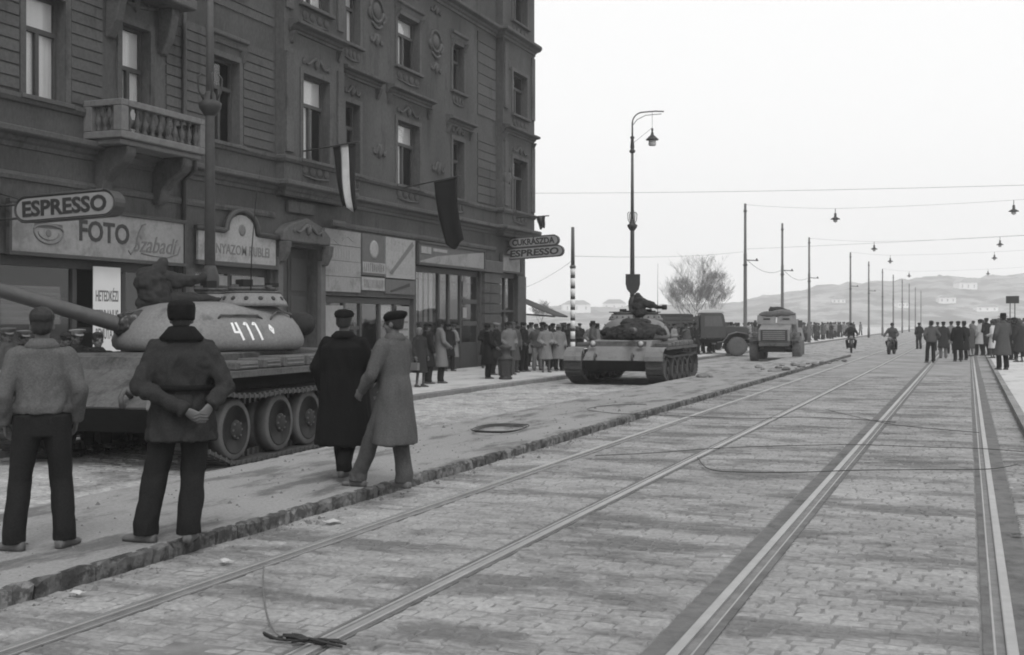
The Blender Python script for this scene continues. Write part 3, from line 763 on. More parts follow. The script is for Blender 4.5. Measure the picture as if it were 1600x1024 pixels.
def script_line(t, y0, z0, w, h, seq, r=.016, slope=.0, X=.078, m=M_inkg):
    """joined handwriting: one loopy stroke per word"""
    pts = []; n = len(seq)
    for i, ch in enumerate(seq):
        yb = y0 + w * i / n; ww = w / n; amp = h * (1.0 if ch in 'SlbdftTk' else .48)
        for k in range(9):
            a = k / 9 * 2 * PI
            pts.append((yb + ww * (k / 9) + ww * .32 * math.sin(a), z0 + amp * (.5 - .5 * math.cos(a)) + slope * (yb - y0)))
    return stroke(pts, r, t, m, X)
put_text(text_mesh('Szabadí', .55, M_inkg, .004, .002, .35, width=1.65), t, (.075, 1.75, .36), True, 'script_lettering')
stroke([(.75, .2), (.82, .12), (1.0, .3), (1.1, .62), (1.22, .8), (1.36, .85)], .016, t)
stroke([(1.2, .16), (1.6, .12), (2.1, .1), (2.55, .2), (2.65, .4)], .012, t)
# painted eye
q = MB(); q.tube([(.075, -1.75 + .42 * math.cos(a), .47 + .27 * math.sin(a)) for a in [PI + PI * k / 14 for k in range(15)]], .02, 5); q.tube([(.075, -1.75 + .42 * math.cos(a), .47 + .12 * math.sin(a)) for a in [PI * k / 14 for k in range(15)]], .026, 5)
q.tube([(.075, -1.75 + .3 * math.cos(a), .44 + .16 * math.sin(a)) for a in [PI + PI * k / 10 for k in range(11)]], .012, 5); q.ell((.075, -1.75, .42), (.008, .08, .08)); q.build('painted_eye', M_inkg, t)
q = MB(); q.box((.0705, -2.15, .52), (.077, -1.35, .62)); q.build('painted_brow', M_signgrey, t)
# second sign with arched crest
t = thing('shop_sign', 'cream shop sign with a raised arched crest and round emblem, behind the near lamp post', 'sign', (XB + .08, 26.42, 3.3))
out = [(-1.77, 0), (1.75, 0), (1.75, .72), (.75, .74)] + [(.12 + .62 * math.cos(a), .80 + .46 * math.sin(a)) for a in [PI * k / 10 for k in range(0, 11)]] + [(-.6, .74), (-1.77, .74)]
q = MB(); q.prism(out, lambda a, b: (.003, a, b), lambda a, b: (.07, a, b)); q.build('panel', M_sign2, t)
cr = [(1.85, .78), (.85, .80)] + [(.12 + .72 * math.cos(a), .84 + .54 * math.sin(a)) for a in [PI * k / 12 for k in range(0, 13)]] + [(-.7, .8), (-1.9, .8)]
q = MB(); q.tube([(.09, a, b) for a, b in cr], .075, 6); q.build('crest_moulding', M_shopwood, t)
q = MB(); q.box((.003, -1.85, -.12), (.12, 1.85, -.003)); q.build('lower_moulding', M_shopwood, t, .01)
q = MB(); q.lathe([(.15, 0), (.15, .012), (.1, .018)], (.072, .12, .86), 18, 0, Matrix.Rotation(PI / 2, 3, 'Y')); q.build('emblem', M_inkg, t)
put_text(text_mesh('D.  NYAZOM RUBLEI', .36, M_inkg, .004, .004, width=2.95), t, (.073, -.05, .31))
# poster
t = thing('poster', 'tall white poster with three lines of dark print, partly behind the gun barrel', 'poster', (XB + .06, 21.4, 1.05))
q = MB(); q.box((0, -.45, 0), (.012, .45, 1.92)); q.build('sheet', M_poster, t)
for body, z, h in (('HETEDKÉZI', 1.26, .31), ('TERRANUS', .82, .27), ('BEMUTATÓ', .42, .3)):
    m_ = text_mesh(body, .3, M_inkg, .002, .006, width=.74)
    zs = [v.co.y for v in m_.vertices]; k = h / (max(zs) - min(zs))
    for v in m_.vertices: v.co.y *= k
    put_text(m_, t, (.0135, 0, z))
# planked advertisement board with three panels
t = thing('advertising_board', 'weathered pale planked advertising board with faded print beside the house door', 'sign', (XB + .02, 32.08, 2.66))
for k in range(4):
    q = MB(); q.box((.003, -1.12, k * .475 + .006), (.06 + .006 * (k % 2), 1.12, k * .475 + .469)); q.build('plank', M_sign, t, .004)
def faded(t, y0, y1, z0, z1, n, X, m=M_paper, name='faded_print'):
    q = MB(); rr = random.Random(int(y0 * 100 + z0 * 10 + 5000))
    for k in range(n):
        y = y0 + (y1 - y0) * (k + .15) / n; w = (y1 - y0) / n
        q.box((X, y, z0), (X + .003, y + w * rr.uniform(.2, .45), z1))
        if rr.random() < .6: q.box((X + .0005, y, z0 + (z1 - z0) * rr.choice((0, .45, .85))), (X + .0035, y + w * .62, z0 + (z1 - z0) * rr.choice((.12, .55, 1.0)) + .02))
    return q.build(name, m, t)
faded(t, -.95, .5, 1.02, 1.32, 9, .068); faded(t, -.8, .7, .6, .75, 12, .068)
q = MB(); q.tube([(.07, -.9 + 1.5 * k / 12, 1.45 + .1 * math.sin(k * .9) + .02 * k) for k in range(13)], .012, 5); q.build('faded_script', M_paper, t)
t = thing('advertising_board', 'dark advertising panel with a white round face over white lettering strips', 'sign', (XB + .02, 34.1, 2.66))
q = MB(); q.box((.003, -.78, .58), (.06, .78, 1.9)); q.build('panel', M_signgrey, t, .004)
q = MB(); q.lathe([(.3, 0), (.3, .01), (.22, .018)], (.062, 0, 1.42), 20, 0, Matrix.Rotation(PI / 2, 3, 'Y')); q.build('round_face', M_sign2, t)
q = MB(); q.box((.003, -.78, .1), (.05, .78, .52)); q.build('panel', M_sign2, t); q = MB(); q.box((.061, -.78, .66), (.075, .78, 1.0)); q.build('white_strip', M_sign2, t)
faded(t, -.7, .7, .70, .96, 11, .077, M_inkg, 'illegible_lettering'); faded(t, -.65, .65, .18, .44, 13, .052, M_inkg, 'illegible_lettering')
t = thing('advertising_board', 'white advertising panel crossed by a diagonal grey stroke, right of the round face', 'sign', (XB + .02, 36.05, 2.66))
q = MB(); q.box((.003, -1.1, .55), (.06, 1.1, 1.9)); q.build('panel', M_sign2, t, .004)
q = MB(); q.prism([(-.85, .72), (-.68, .66), (.98, 1.72), (.85, 1.84)], lambda a, b: (.0605, a, b), lambda a, b: (.072, a, b)); q.build('diagonal_stroke', M_inkg, t)
q = MB(); q.box((.003, -1.1, .02), (.05, 1.1, .5)); q.build('panel', M_signgrey, t); q = MB(); q.prism([(-.8, .12), (-.7, .07), (.7, .3), (.7, .42)], lambda a, b: (.0505, a, b), lambda a, b: (.06, a, b)); q.build('slanted_stroke', M_ink, t)
faded(t, -.9, .3, 1.45, 1.66, 9, .0605, M_paper); faded(t, -.2, .95, .7, .95, 9, .0605, M_paper)
# fascia of the corner shop
t = board('shop_fascia', 'narrow pale fascia board with a dark upper edge over the curtained shop window', 37.35, 43.3, 3.82, 4.5, M_signgrey, XB + .05, .08, M_shopwood)
q = MB(); q.prism([(-2.9, .02), (2.9, .02), (2.9, .66), (-1.4, .3), (-2.9, .06)], lambda a, b: (.081, a, b), lambda a, b: (.1, a, b)); q.build('pale_field', M_sign, t)
q = MB(); q.box((.081, -2.8, .34), (.1, -2.0, .58)); q.build('small_panel', M_sign2, t); q = MB(); q.box((.081, -1.8, .45), (.09, -.6, .56)); q.build('small_panel', M_paper, t)
board('shop_fascia', 'short pale fascia board between the rusticated pier and the street corner', 45.27, 47.35, 3.86, 4.5, M_sign, XB + .05, .08, M_shopwood)
# projecting capsule signs
def capsule_sign(label, x0, x1, y, zc, h, body, th=.24, lean=0.0, arms=True, group='projecting capsule-shaped cafe signs', lw=None, slant=.0):
    L = x1 - x0; r = h / 2
    t = thing('projecting_sign', label, 'sign', (x0, y, zc), 0, group)
    t.rotation_euler = (0, -lean, 0)
    ol = [(L - r + r * math.sin(a), r * math.cos(a)) for a in [PI * k / 10 for k in range(11)]] + [(r - r * math.sin(a), -r * math.cos(a)) for a in [PI * k / 10 for k in range(11)]]
    q = MB(); q.prism(ol, lambda a, b: (a, -th / 2, b), lambda a, b: (a, th / 2, b)); q.build('case', M_neoncase, t)
    inn = [(r + (a - r) * (L - 2 * r * .98) / (L - 2 * r) if False else (a if abs(a - L / 2) < L / 2 - r else a), b * .84) for a, b in ol]
    inn = [((a - L / 2) * (1 - .12 * h / L) + L / 2, b) for a, b in inn]
    for s in (-1, 1):
        q = MB(); q.prism(inn, lambda a, b: (a, s * (th / 2 + .001), b), lambda a, b: (a, s * (th / 2 + .012), b)); q.build('face', M_neon, t)
        me = text_mesh(body, h * .82, M_ink, .008, .012, slant, width=lw or (L - h * .75))
        o = link('lettering', me, t); o.location = (L / 2, s * (th / 2 + .018), -.01)
        o.rotation_euler = (PI / 2, 0, 0 if s < 0 else PI)
    q = MB(); q.tube([(ol[i % 22][0], -th / 2 - .014, ol[i % 22][1]) for i in range(23)], .02, 6); q.build('rim', M_neoncase, t)
    if arms:
        q = MB()
        for z in (-r * .55, r * .55): q.tube([(-(x0 - XB) - .02, 0, z), (.05, 0, z)], .025, 6)
        q.tube([(-(x0 - XB) - .02, 0, r * 1.6), (.3, 0, r * .6)], .015, 6)
        q.build('bracket', M_irond, t)
    return t
capsule_sign('large capsule-shaped cafe sign jutting from the facade at the left edge', -17.42, -15.02, 18.3, 3.93, .5, 'ESPRESSO', .3, .035)
capsule_sign('upper and shorter of the two capsule signs at the far street corner', -17.9, -15.72, 46.2, 5.02, .42, 'CUKRÁSZDA', .24, .05, True)
capsule_sign('lower and longer of the two capsule signs at the far street corner', -18.02, -15.52, 46.2, 4.56, .46, 'ESPRESSO', .24, .05, False, slant=.1)
q = MB()
# flags
def flag(label, y, z0, tip, z1, x0, x1, drop, bands, seed, skew=0.0):
    t = thing('flag', label, 'flag', (XB, y, z0), 0, 'flags hung out from the facade')
    q = MB(); q.tube([(-.2, 0, -.02), (tip - XB, 0, z1 - z0), (tip - XB + .05, 0, z1 - z0 + .002)], .024, 6); q.build('pole', M_shopwood, t)
    n = 12; nz = 14; bw_ = 1.0 / len(bands)
    for bi, m in enumerate(bands):
        vs = []; fs = []; nn = max(3, n // len(bands))
        for i in range(nn + 1):
            f = (bi + i / nn) * bw_
            for k in range(nz + 1):
                g = k / nz
                x = x0 + (x1 - x0) * f - XB
                zz = (z1 - z0) * (x / (tip - XB)) - .02 - drop * g * (1 - .06 * math.sin(f * 5 + seed))
                xx = x + skew * (g * g * .75 + .1 * math.sin(g * 3)) + (.5 - f) * .22 * g
                yy = .07 * math.sin(f * 9 + seed + g * 1.5) * g + .05 * math.sin(g * 5 + seed)
                vs.append((xx, yy, zz))
        for i in range(nn):
            for k in range(nz): a = i * (nz + 1) + k; fs.append((a, a + nz + 1, a + nz + 2, a + 1))
        q = MB(); q.add(vs, fs, 0, True); o = q.build('cloth_band' if len(bands) > 1 else 'cloth', m, t)
        sd = o.modifiers.new('Solidify', 'SOLIDIFY'); sd.thickness = .006
    return t
flag('striped tricolour flag with a white middle band hanging beside the first floor bay', 29.35, 6.58, -15.95, 6.78, -16.75, -16.02, 1.8, (M_c['dk'], M_c['wh'], M_c['dg']), 1.0, .28)
flag('long plain black mourning flag hanging over the ads between first floor windows', 36.25, 6.28, -15.85, 6.62, -16.8, -15.95, 2.2, (M_c['blk'],), 2.3, .45)
flag('small dark flag on a thin pole at the far building corner', 46.3, 6.1, -16.25, 6.14, -16.75, -16.35, .5, (M_c['dg'], M_c['gr'], M_c['dg']), 4.0, .05)
# sloping canvas awning at the corner
t = thing('corner_awning', 'sloping dark canvas awning sticking out at the far corner of the building', 'awning', (XB, 47.4, 0))
q = MB(); q.add([(-.6, 1.0, 2.75), (1.35, 1.0, 1.98), (1.35, 2.7, 1.98), (-.6, 2.7, 2.75)], [(0, 1, 2, 3)]); o = q.build('canvas', M_c['mg'], t); sd = o.modifiers.new('Solidify', 'SOLIDIFY'); sd.thickness = .03
for yy in (1.0, 2.7):
    q = MB(); q.tube([(-.6, yy, 2.1), (1.34, yy, 1.96)], .02, 6); q.build('arm', M_irond, t)
# ------------------------------------------------------------------ tanks (local: +x forward, +y left, z up)
def tank_track_path():
    """closed side outline of the track centre line (x, z) with the upper run resting on the wheels"""
    pts = []
    idl, spr = (2.72, .62, .36), (-2.72, .56, .36)
    for a in range(100, -61, -20): pts.append((idl[0] + idl[2] * math.cos(math.radians(a)), idl[1] + idl[2] * math.sin(math.radians(a))))
    pts += [(2.2, .05), (1.9, .03), (-1.9, .03), (-2.2, .06)]
    for a in range(-110, -271, -20): pts.append((spr[0] + spr[2] * math.cos(math.radians(a)), spr[1] + spr[2] * math.sin(math.radians(a))))
    pts += [(-1.9, .87), (-1.45, .865), (-.9, .885), (-.2, .88), (.25, .87), (.8, .89), (1.4, .865), (1.95, .89), (2.4, .95)]
    return pts
def resample_closed(pts, step):
    P = [Vector((a, 0, b)) for a, b in pts]; P.append(P[0]); L = sum((P[i + 1] - P[i]).length for i in range(len(P) - 1))
    n = int(round(L / step)); st = L / n; out = []; i = 0; acc = 0
    for k in range(n):
        tgt = k * st
        while acc + (P[i + 1] - P[i]).length < tgt: acc += (P[i + 1] - P[i]).length; i += 1
        seg = P[i + 1] - P[i]; f = (tgt - acc) / seg.length
        out.append((P[i] + seg * f, seg.normalized()))
    return out
def link_mesh():
    q = MB(); q.box((-.066, -.29, -.022), (.066, .29, .018)); q.box((-.03, -.26, -.045), (.03, .26, -.023)); q.box((-.03, -.03, .0185), (.03, .03, .11)); q.box((-.075, .292, -.03), (-.045, .305, .03)); q.box((-.075, -.305, -.03), (-.045, -.292, .03))
    return q.mesh('track_link', M_track)
LINK = link_mesh()
def wheel_mesh_parts():
    R = Matrix.Rotation(PI / 2, 3, 'X')
    ty = MB(); ty.lathe([(.30, -.19), (.385, -.19), (.405, -.17), (.405, -.03), (.39, -.02), (.39, .02), (.405, .03), (.405, .17), (.385, .19), (.30, .19)], n=28, M=R)
    ds = MB(); ds.lathe([(.325, .192), (.31, .20), (.29, .14), (.15, .10), (.13, .13), (.13, .20), (.10, .225), (.02, .23)], n=24, M=R, caps=True)
    ds.lathe([(.02, -.2), (.33, -.195)], n=24, M=R, caps=False)
    for k in range(5):
        a = 2 * PI * k / 5
        ds.box((.13, -.16, -.035), (.30, -.10, .035), 0, Matrix.Rotation(a, 4, 'Y').to_4x4())
        ds.box((.13, .10, -.035), (.30, .15, .035), 0, Matrix.Rotation(a, 4, 'Y').to_4x4())
    ds.lathe([(.13, -.10), (.13, -.21), (.10, -.235), (.02, -.24)], n=20, M=R)
    hb = MB(); hb.lathe([(.085, -.241), (.08, -.262), (.02, -.266)], n=16, M=R)
    for k in range(8): hb.box((.098, -.232, -.012), (.118, -.214, .012), 0, Matrix.Rotation(2 * PI * k / 8, 4, 'Y'))
    return ty.mesh('tyre', M_rubber), ds.mesh('wheel_disc', M_wheel), hb.mesh('hub_cap', M_rubber)
WH = wheel_mesh_parts()
def turret_pt(az, f, k=1.0):
    """az from the nose, f 0..1 up the dome"""
    prof = [(0, .96), (.08, 1.0), (.2, 1.01), (.35, .985), (.5, .945), (.65, .885), (.8, .80), (.9, .70), (.97, .56), (1.0, .40), (1.03, .0)]
    f = max(0, f); i = 0
    hs = [0, .08, .2, .35, .5, .65, .8, .9, .97, 1.0]
    r = None
    for (a, ra), (b, rb) in zip(prof, prof[1:]):
        if a <= f <= b: r = ra + (rb - ra) * (f - a) / (b - a); break
    if r is None: r = 0
    ca, sa = math.cos(az), math.sin(az)
    ax = 1.42 if ca > 0 else 1.36; ay = 1.2
    e = 2.25
    rad = 1.0 / ((abs(ca) / ax) ** e + (abs(sa) / ay) ** e) ** (1 / e)
    z = 1.46 + .70 * min(f, 1.0) + (.012 if f > 1 else 0)
    return Vector((rad * r * k * ca, rad * r * k * sa, z))
def make_tank(label, loc, rz, aim=0.0, elev=0.0, near_links=None, hullm=None):
    T = thing('tank', label, 'tank', loc, rz, 'army tanks on the carriageway')
    # hull
    h = MB()
    side = [(-3.0, .55), (-2.6, .44), (2.5, .44), (3.08, .80), (1.95, 1.44), (-2.3, 1.44), (-3.02, 1.22)]
    h.prism(side, lambda a, b: (a, -1.04, b), lambda a, b: (a, 1.04, b)); h.build('hull', [hullm or M_armour], T, .015)
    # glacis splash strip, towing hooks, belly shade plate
    q = MB(); q.prism([(2.30, 1.235), (2.26, 1.26), (2.20, 1.40), (2.24, 1.39)], lambda a, b: (a, -.9, b + .008), lambda a, b: (a, .9, b + .008)); q.build('splash_board', M_armourd, T)
    for s in (-1, 1):
        q = MB(); q.tube([(2.9, s * .62, .93), (3.05, s * .62, 1.02), (3.12, s * .62, .93), (3.1, s * .62, .82), (2.98, s * .62, .80)], .035, 7); q.build('towing_hook', M_armourd, T)
        q = MB(); q.lathe([(.05, -.02), (.11, .02), (.12, .1), (.11, .11), (.02, .115)], (2.55, s * .80, 1.33), 14, 0, Matrix.Rotation(PI / 2 * .95, 3, 'Y')); hl = q.build('headlight', M_armourd, T)
        q = MB(); q.lathe([(.10, .116), (.02, .122)], (2.55, s * .80, 1.33), 14, 0, Matrix.Rotation(PI / 2 * .95, 3, 'Y')); q.build('lens', M_lampglass, hl)
        # fenders and mudguards
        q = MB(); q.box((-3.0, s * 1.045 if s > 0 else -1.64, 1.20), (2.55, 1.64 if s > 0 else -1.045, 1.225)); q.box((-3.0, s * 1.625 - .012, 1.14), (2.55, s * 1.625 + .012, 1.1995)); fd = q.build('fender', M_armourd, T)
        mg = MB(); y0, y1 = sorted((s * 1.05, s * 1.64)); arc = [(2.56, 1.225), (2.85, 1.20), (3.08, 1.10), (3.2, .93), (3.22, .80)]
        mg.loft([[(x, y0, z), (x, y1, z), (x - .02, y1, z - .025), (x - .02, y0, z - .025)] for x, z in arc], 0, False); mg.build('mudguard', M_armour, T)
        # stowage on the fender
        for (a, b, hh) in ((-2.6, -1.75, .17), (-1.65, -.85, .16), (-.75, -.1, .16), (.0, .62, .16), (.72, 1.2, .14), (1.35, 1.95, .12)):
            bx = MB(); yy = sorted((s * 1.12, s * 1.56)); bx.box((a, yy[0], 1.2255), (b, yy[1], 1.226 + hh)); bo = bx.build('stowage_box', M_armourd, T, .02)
            rb = MB()
            for zz in (.3, .65): rb.box((a + .06, s * 1.561 - .006, 1.226 + hh * zz), (b - .06, s * 1.561 + .008, 1.226 + hh * zz + .016))
            rb.build('rib', M_armour, bo)
        # running gear
        for wx in (1.95, .74, -.16, -1.05, -1.93):
            w = bpy.data.objects.new('road_wheel', WH[0]); COL.objects.link(w); w.parent = T; w.location = (wx, s * 1.35, .455)
            if s > 0: w.rotation_euler = (0, 0, PI)
            link('wheel_disc', WH[1], w); link('hub_cap', WH[2], w)
        for wx, wz, nm in ((2.72, .62, 'idler_wheel'), (-2.72, .56, 'drive_sprocket')):
            q = MB(); R = Matrix.Rotation(PI / 2, 3, 'X')
            q.lathe([(.1, -.17), (.31, -.16), (.33, -.14), (.33, .14), (.31, .16), (.1, .17)], (wx, s * 1.35, wz), 20, 0, R)
            for k in range(6): q.box((.1, -.185, -.04), (.29, -.16, .04), 0, Matrix.Translation((wx, s * 1.35, wz)) @ Matrix.Rotation(2 * PI * k / 6, 4, 'Y'))
            q.build(nm, M_wheel, T)
        lk = resample_closed(tank_track_path(), .138)
        if near_links == s:
            for p, d in lk:
                o = link('track_link', LINK, T); o.location = (p.x, s * 1.35, p.z); o.rotation_euler = (0, math.atan2(-d.z, d.x) + PI, 0)
        else:
            q = MB(); base = [v.co.copy() for v in LINK.vertices]; fcs = [tuple(f.vertices) for f in LINK.polygons]
            for p, d in lk:
                M = Matrix.Translation((p.x, s * 1.35, p.z)) @ Matrix.Rotation(math.atan2(-d.z, d.x) + PI, 4, 'Y'); q.add([M @ v for v in base], fcs)
            stuff(q.build('track_link', M_track, T))
        q = MB(); y0, y1 = sorted((s * 1.0, s * 1.12)); q.box((-2.9, y0, .30), (2.6, y1, 1.15)); q.build('side_shade_plate', M_under, T)  # near-black sheet over the hull side, shade under the fender as colour
    q = MB(); q.prism([(2.40, .435), (2.52, .435), (3.09, .785), (3.06, .80)], lambda a, b: (a + .012, -1.03, b), lambda a, b: (a + .012, 1.03, b)); q.build('bow_shade_plate', M_under, T)  # near-black wedge over the bow, its shade put into the colour
    # turret and everything on it turn together
    AZ = Matrix.Rotation(aim, 4, 'Z')
    def tb(mb, name, m, parent=None, bevel=0):
        mb.v = [tuple(AZ @ Vector(p)) for p in mb.v]; return mb.build(name, m, parent or T, bevel)
    t = MB(); N = 40; fr = [0, .04, .08, .14, .2, .28, .35, .43, .5, .58, .65, .73, .8, .86, .9, .94, .97, 1.0, 1.02]
    t.loft([[turret_pt(2 * PI * k / N, f) for k in range(N)] for f in fr]); TU = tb(t, 'turret', M_armour)
    rg = MB(); rg.lathe([(1.0, 1.36), (1.12, 1.40), (1.12, 1.475), (1.0, 1.48)], n=32); tb(rg, 'turret_ring', M_armourd)
    # mantlet cover and gun
    e = elev; gz = 1.75; gx = 1.14
    gd = Vector((math.cos(e), 0, math.sin(e)))
    g = MB(); o0 = Vector((gx, 0, gz))
    g.tube([o0 + gd * a for a in (-.1, .3, .34, 2.4, 2.42, 4.1, 4.102, 4.45, 4.452, 4.6)], [.135, .125, .112, .095, .092, .082, .098, .098, .09, .09], 20); G = tb(g, 'gun_barrel', M_gun)
    g = MB(); g.tube([o0 + gd * a for a in (4.601, 4.604)], [.06, .06], 14); tb(g, 'muzzle_bore', M_black, G)
    mc = MB()
    for i in range(6):
        pass
    rings = []
    for i, (a, ry, rz_) in enumerate(((-.30, .34, .30), (-.05, .33, .29), (.10, .27, .24), (.17, .2, .18), (.22, .21, .19), (.28, .16, .155), (.32, .14, .135))):
        rings.append([o0 + gd * a + Vector((0, (ry + .012 * math.sin(7 * w + i * 2)) * math.cos(w), (rz_ + .014 * math.sin(5 * w + i)) * math.sin(w))) for w in [2 * PI * k / 24 for k in range(24)]])
    mc.loft(rings); mm = MB(); mme = remesh(mc, .022, 1, 'mantlet_cover', .035, (5, 6, 9), 3.3); mme.transform(AZ); mme.materials.append(M_tarp); link('mantlet_cover', mme, T)
    # cupola (right of centre seen from the near side), hatch, periscopes
    for (cx, cy, nm) in ((-.28, -.42, 'cupola'), (-.45, .46, 'cupola')):
        c = MB(); c.lathe([(.52, 2.10), (.50, 2.16), (.40, 2.30), (.37, 2.315), (.02, 2.32)], (cx, cy, 0), 26); CU = tb(c, nm, M_armour)
        c = MB(); c.lathe([(.405, 2.296), (.415, 2.305), (.415, 2.318), (.40, 2.326)], (cx, cy, 0), 26); tb(c, 'rim', M_armourd, CU)
        for k in range(14):
            a = 2 * PI * k / 14; d = MB(); M = Matrix.Translation((cx + .46 * math.cos(a), cy + .46 * math.sin(a), 2.215)) @ Matrix.Rotation(a, 4, 'Z') @ Matrix.Rotation(math.radians(52), 4, 'Y')
            d.lathe([(.034, -.012), (.034, .012), (.03, .014)], (0, 0, 0), 10); d.v = [tuple(M @ Vector(p)) for p in d.v]; tb(d, 'bolt_hole', M_black, CU)  # black discs for holes, their darkness put into the colour
        c = MB(); c.lathe([(.33, 2.328), (.36, 2.37), (.34, 2.385), (.02, 2.39)], (cx, cy, 0), 22); c.box((cx - .1, cy - .5, 2.375), (cx - .02, cy + .42, 2.41)); c.box((cx - .36, cy - .10, 2.391), (cx + .34, cy - .02, 2.425)); tb(c, 'hatch', M_armourd, CU)
        c = MB(); c.box((cx + .06, cy - .12, 2.395), (cx + .22, cy + .12, 2.50)); c.box((cx - .30, cy + .1, 2.39), (cx - .15, cy + .25, 2.45)); tb(c, 'periscope', M_under, CU)
    for s in (-1, 1):
        hr = MB(); A = [turret_pt(s * math.radians(a), .72, 1.045) for a in range(72, 106, 5)]
        A = [turret_pt(s * math.radians(70), .64, .985)] + A + [turret_pt(s * math.radians(107), .64, .985)]
        hr.tube(A, .017, 8); tb(hr, 'handrail', M_armourd)
        hr = MB(); A = [turret_pt(s * math.radians(a), f, 1.06) for a, f in ((116, .72), (124, .8), (134, .8), (144, .74))]; hr.tube([turret_pt(s * math.radians(114), .62, .985)] + A + [turret_pt(s * math.radians(146), .66, .985)], .016, 8); tb(hr, 'handrail', M_armourd)
    an = MB(); an.lathe([(.07, 0), (.06, .05), (.03, .12), (.02, .16)], (-.25, .78, 1.98), 10); A0 = tb(an, 'antenna', M_under)
    an = MB(); an.tube([(-.25, .78, 2.1), (-.27, .78, 2.9), (-.33, .78, 3.6), (-.40, .79, 4.1)], [.012, .009, .006, .004], 6); tb(an, 'whip', M_under, A0)
    # rolled canvas at the rear of the turret
    q = MB(); rr = random.Random(3)
    q.tube([(-1.30, y, 1.84 + .02 * math.sin(y * 7)) for y in [.05 + k * .07 for k in range(9)]], [.05] + [.17 + .01 * math.sin(k * 2.1) for k in range(7)] + [.05], 14)
    q.tube([(-1.42, y, 1.68 + .02 * math.sin(y * 9)) for y in [-.9 + k * .11 for k in range(11)]], [.04] + [.13 + .015 * math.sin(k * 1.7) for k in range(9)] + [.04], 12); tb(q, 'rolled_canvas', M_tarp)
    # covered anti-aircraft machine gun
    return T, TU, tb
def ribbon_on_turret(tb, T, name, m, polyline, w):
    """painted stroke: polyline of (az, f) points drawn just proud of the dome"""
    q = MB(); P = []
    for (a0, f0), (a1, f1) in zip(polyline, polyline[1:]):
        n = 6
        for k in range(n): P.append((a0 + (a1 - a0) * k / n, f0 + (f1 - f0) * k / n))
    P.append(polyline[-1]); vs = []
    for i, (a, f) in enumerate(P):
        b = P[min(i + 1, len(P) - 1)]; c = P[max(i - 1, 0)]
        d = turret_pt(b[0], b[1]) - turret_pt(c[0], c[1]); p = turret_pt(a, f)
        nrm = (turret_pt(a + .02, f) - turret_pt(a - .02, f)).cross(turret_pt(a, f + .02) - turret_pt(a, f - .02)).normalized()
        if nrm.dot(Vector((p.x, p.y, .3))) < 0: nrm = -nrm
        s = d.cross(nrm).normalized() * w / 2
        vs += [p + nrm * .006 - s, p + nrm * .006 + s]
    q.add(vs, [(2 * i, 2 * i + 2, 2 * i + 3, 2 * i + 1) for i in range(len(P) - 1)], 0, True)
    return tb(q, name, m, T)
def lump(pts, seed, n=14, amp=.25):
    """cloth-wrapped mass along a line of (point, radius)"""
    q = MB(); rings = []
    P = [Vector(p) for p, r in pts]
    R = [r for p, r in pts]; rings = []; up = Vector((.3, .2, 1)).normalized()
    for i, p in enumerate(P):
        d = (P[min(i + 1, len(P) - 1)] - P[max(i - 1, 0)]).normalized(); x = (up - d * up.dot(d)).normalized(); y = d.cross(x)
        rings.append([p + (x * math.cos(w) + y * math.sin(w)) * R[i] * (1 + amp * mnoise.noise(Vector((math.cos(w) * 1.6 + seed, math.sin(w) * 1.6, i * .45)))) for w in [2 * PI * k / n for k in range(n)]])
    q.loft(rings); return q
def spread_line(pts, n):
    out = []
    for (a, ra), (b, rb) in zip(pts, pts[1:]):
        for k in range(n): f = k / n; out.append((Vector(a).lerp(Vector(b), f), ra + (rb - ra) * f))
    out.append((Vector(pts[-1][0]), pts[-1][1])); return out

# near tank
ax = math.radians(4.0)
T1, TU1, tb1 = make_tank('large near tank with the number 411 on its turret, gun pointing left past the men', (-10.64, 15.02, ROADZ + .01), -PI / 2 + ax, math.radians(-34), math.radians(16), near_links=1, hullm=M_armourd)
# number and emblem on the left side of the turret (towards the camera)
def P(x, z, az0, s=1.0): return (az0 + x, z)
def num(az0, strokes, m=M_mark):
    for st in strokes: ribbon_on_turret(tb1, TU1, 'turret_number', m, [(math.radians(az0 + x), .21 + z * .36) for x, z in st], .034)
num(79.5, [[(0, .98), (1.6, .45), (6, .45)], [(3, 1.0), (5.2, .5), (7.5, 0)]])
num(88, [[(.6, .84), (1.6, .97), (2.6, .95), (6, 0)]])
num(95, [[(.6, .84), (1.6, .97), (2.6, .95), (6, 0)]])
for st in ([(0, .78), (4, .52), (2.6, .22), (-1.4, .5), (0, .78)], [(.6, .66), (2.2, .36)]):
    ribbon_on_turret(tb1, TU1, 'diamond_emblem', M_mark, [(math.radians(109.5 + x * .6), .27 + z * .32) for x, z in st], .02)
def draped(tb, name, m, blobs, voxel=.022, fold=.035, fs=(6, 6, 5), seed=0.0, smooth=3):
    q = MB()
    for k in blobs:
        if len(k) == 2: q.ell(k[0], k[1], None, 14)
        else: q.cap(k[0], k[1], k[2], k[3], 12)
    me = remesh(q, voxel, smooth, name, fold, fs, seed); o = MB(); o.v = [v.co[:] for v in me.vertices]; o.f = [tuple(p.vertices) for p in me.polygons]; o.m = [0] * len(o.f); o.s = [True] * len(o.f)
    return tb(o, name, m)
IR = Vector((-.94, .34, 0))
def ip(s, z, dep=0.0): return IR * s + Vector((.34, .94, 0)) * dep + Vector((0, 0, z))
draped(tb1, 'machine_gun_cover', M_tarp, [(ip(-.85, 2.3), (.22, .24, .2)), (ip(-.88, 2.46), (.24, .22, .24)), (ip(-.76, 2.62), .13, ip(-.70, 2.76), .07), (ip(-.95, 2.42), .16, ip(-.80, 2.62), .12), (ip(-.8, 2.2), .25, ip(-.8, 2.3), .22)], seed=1.0)
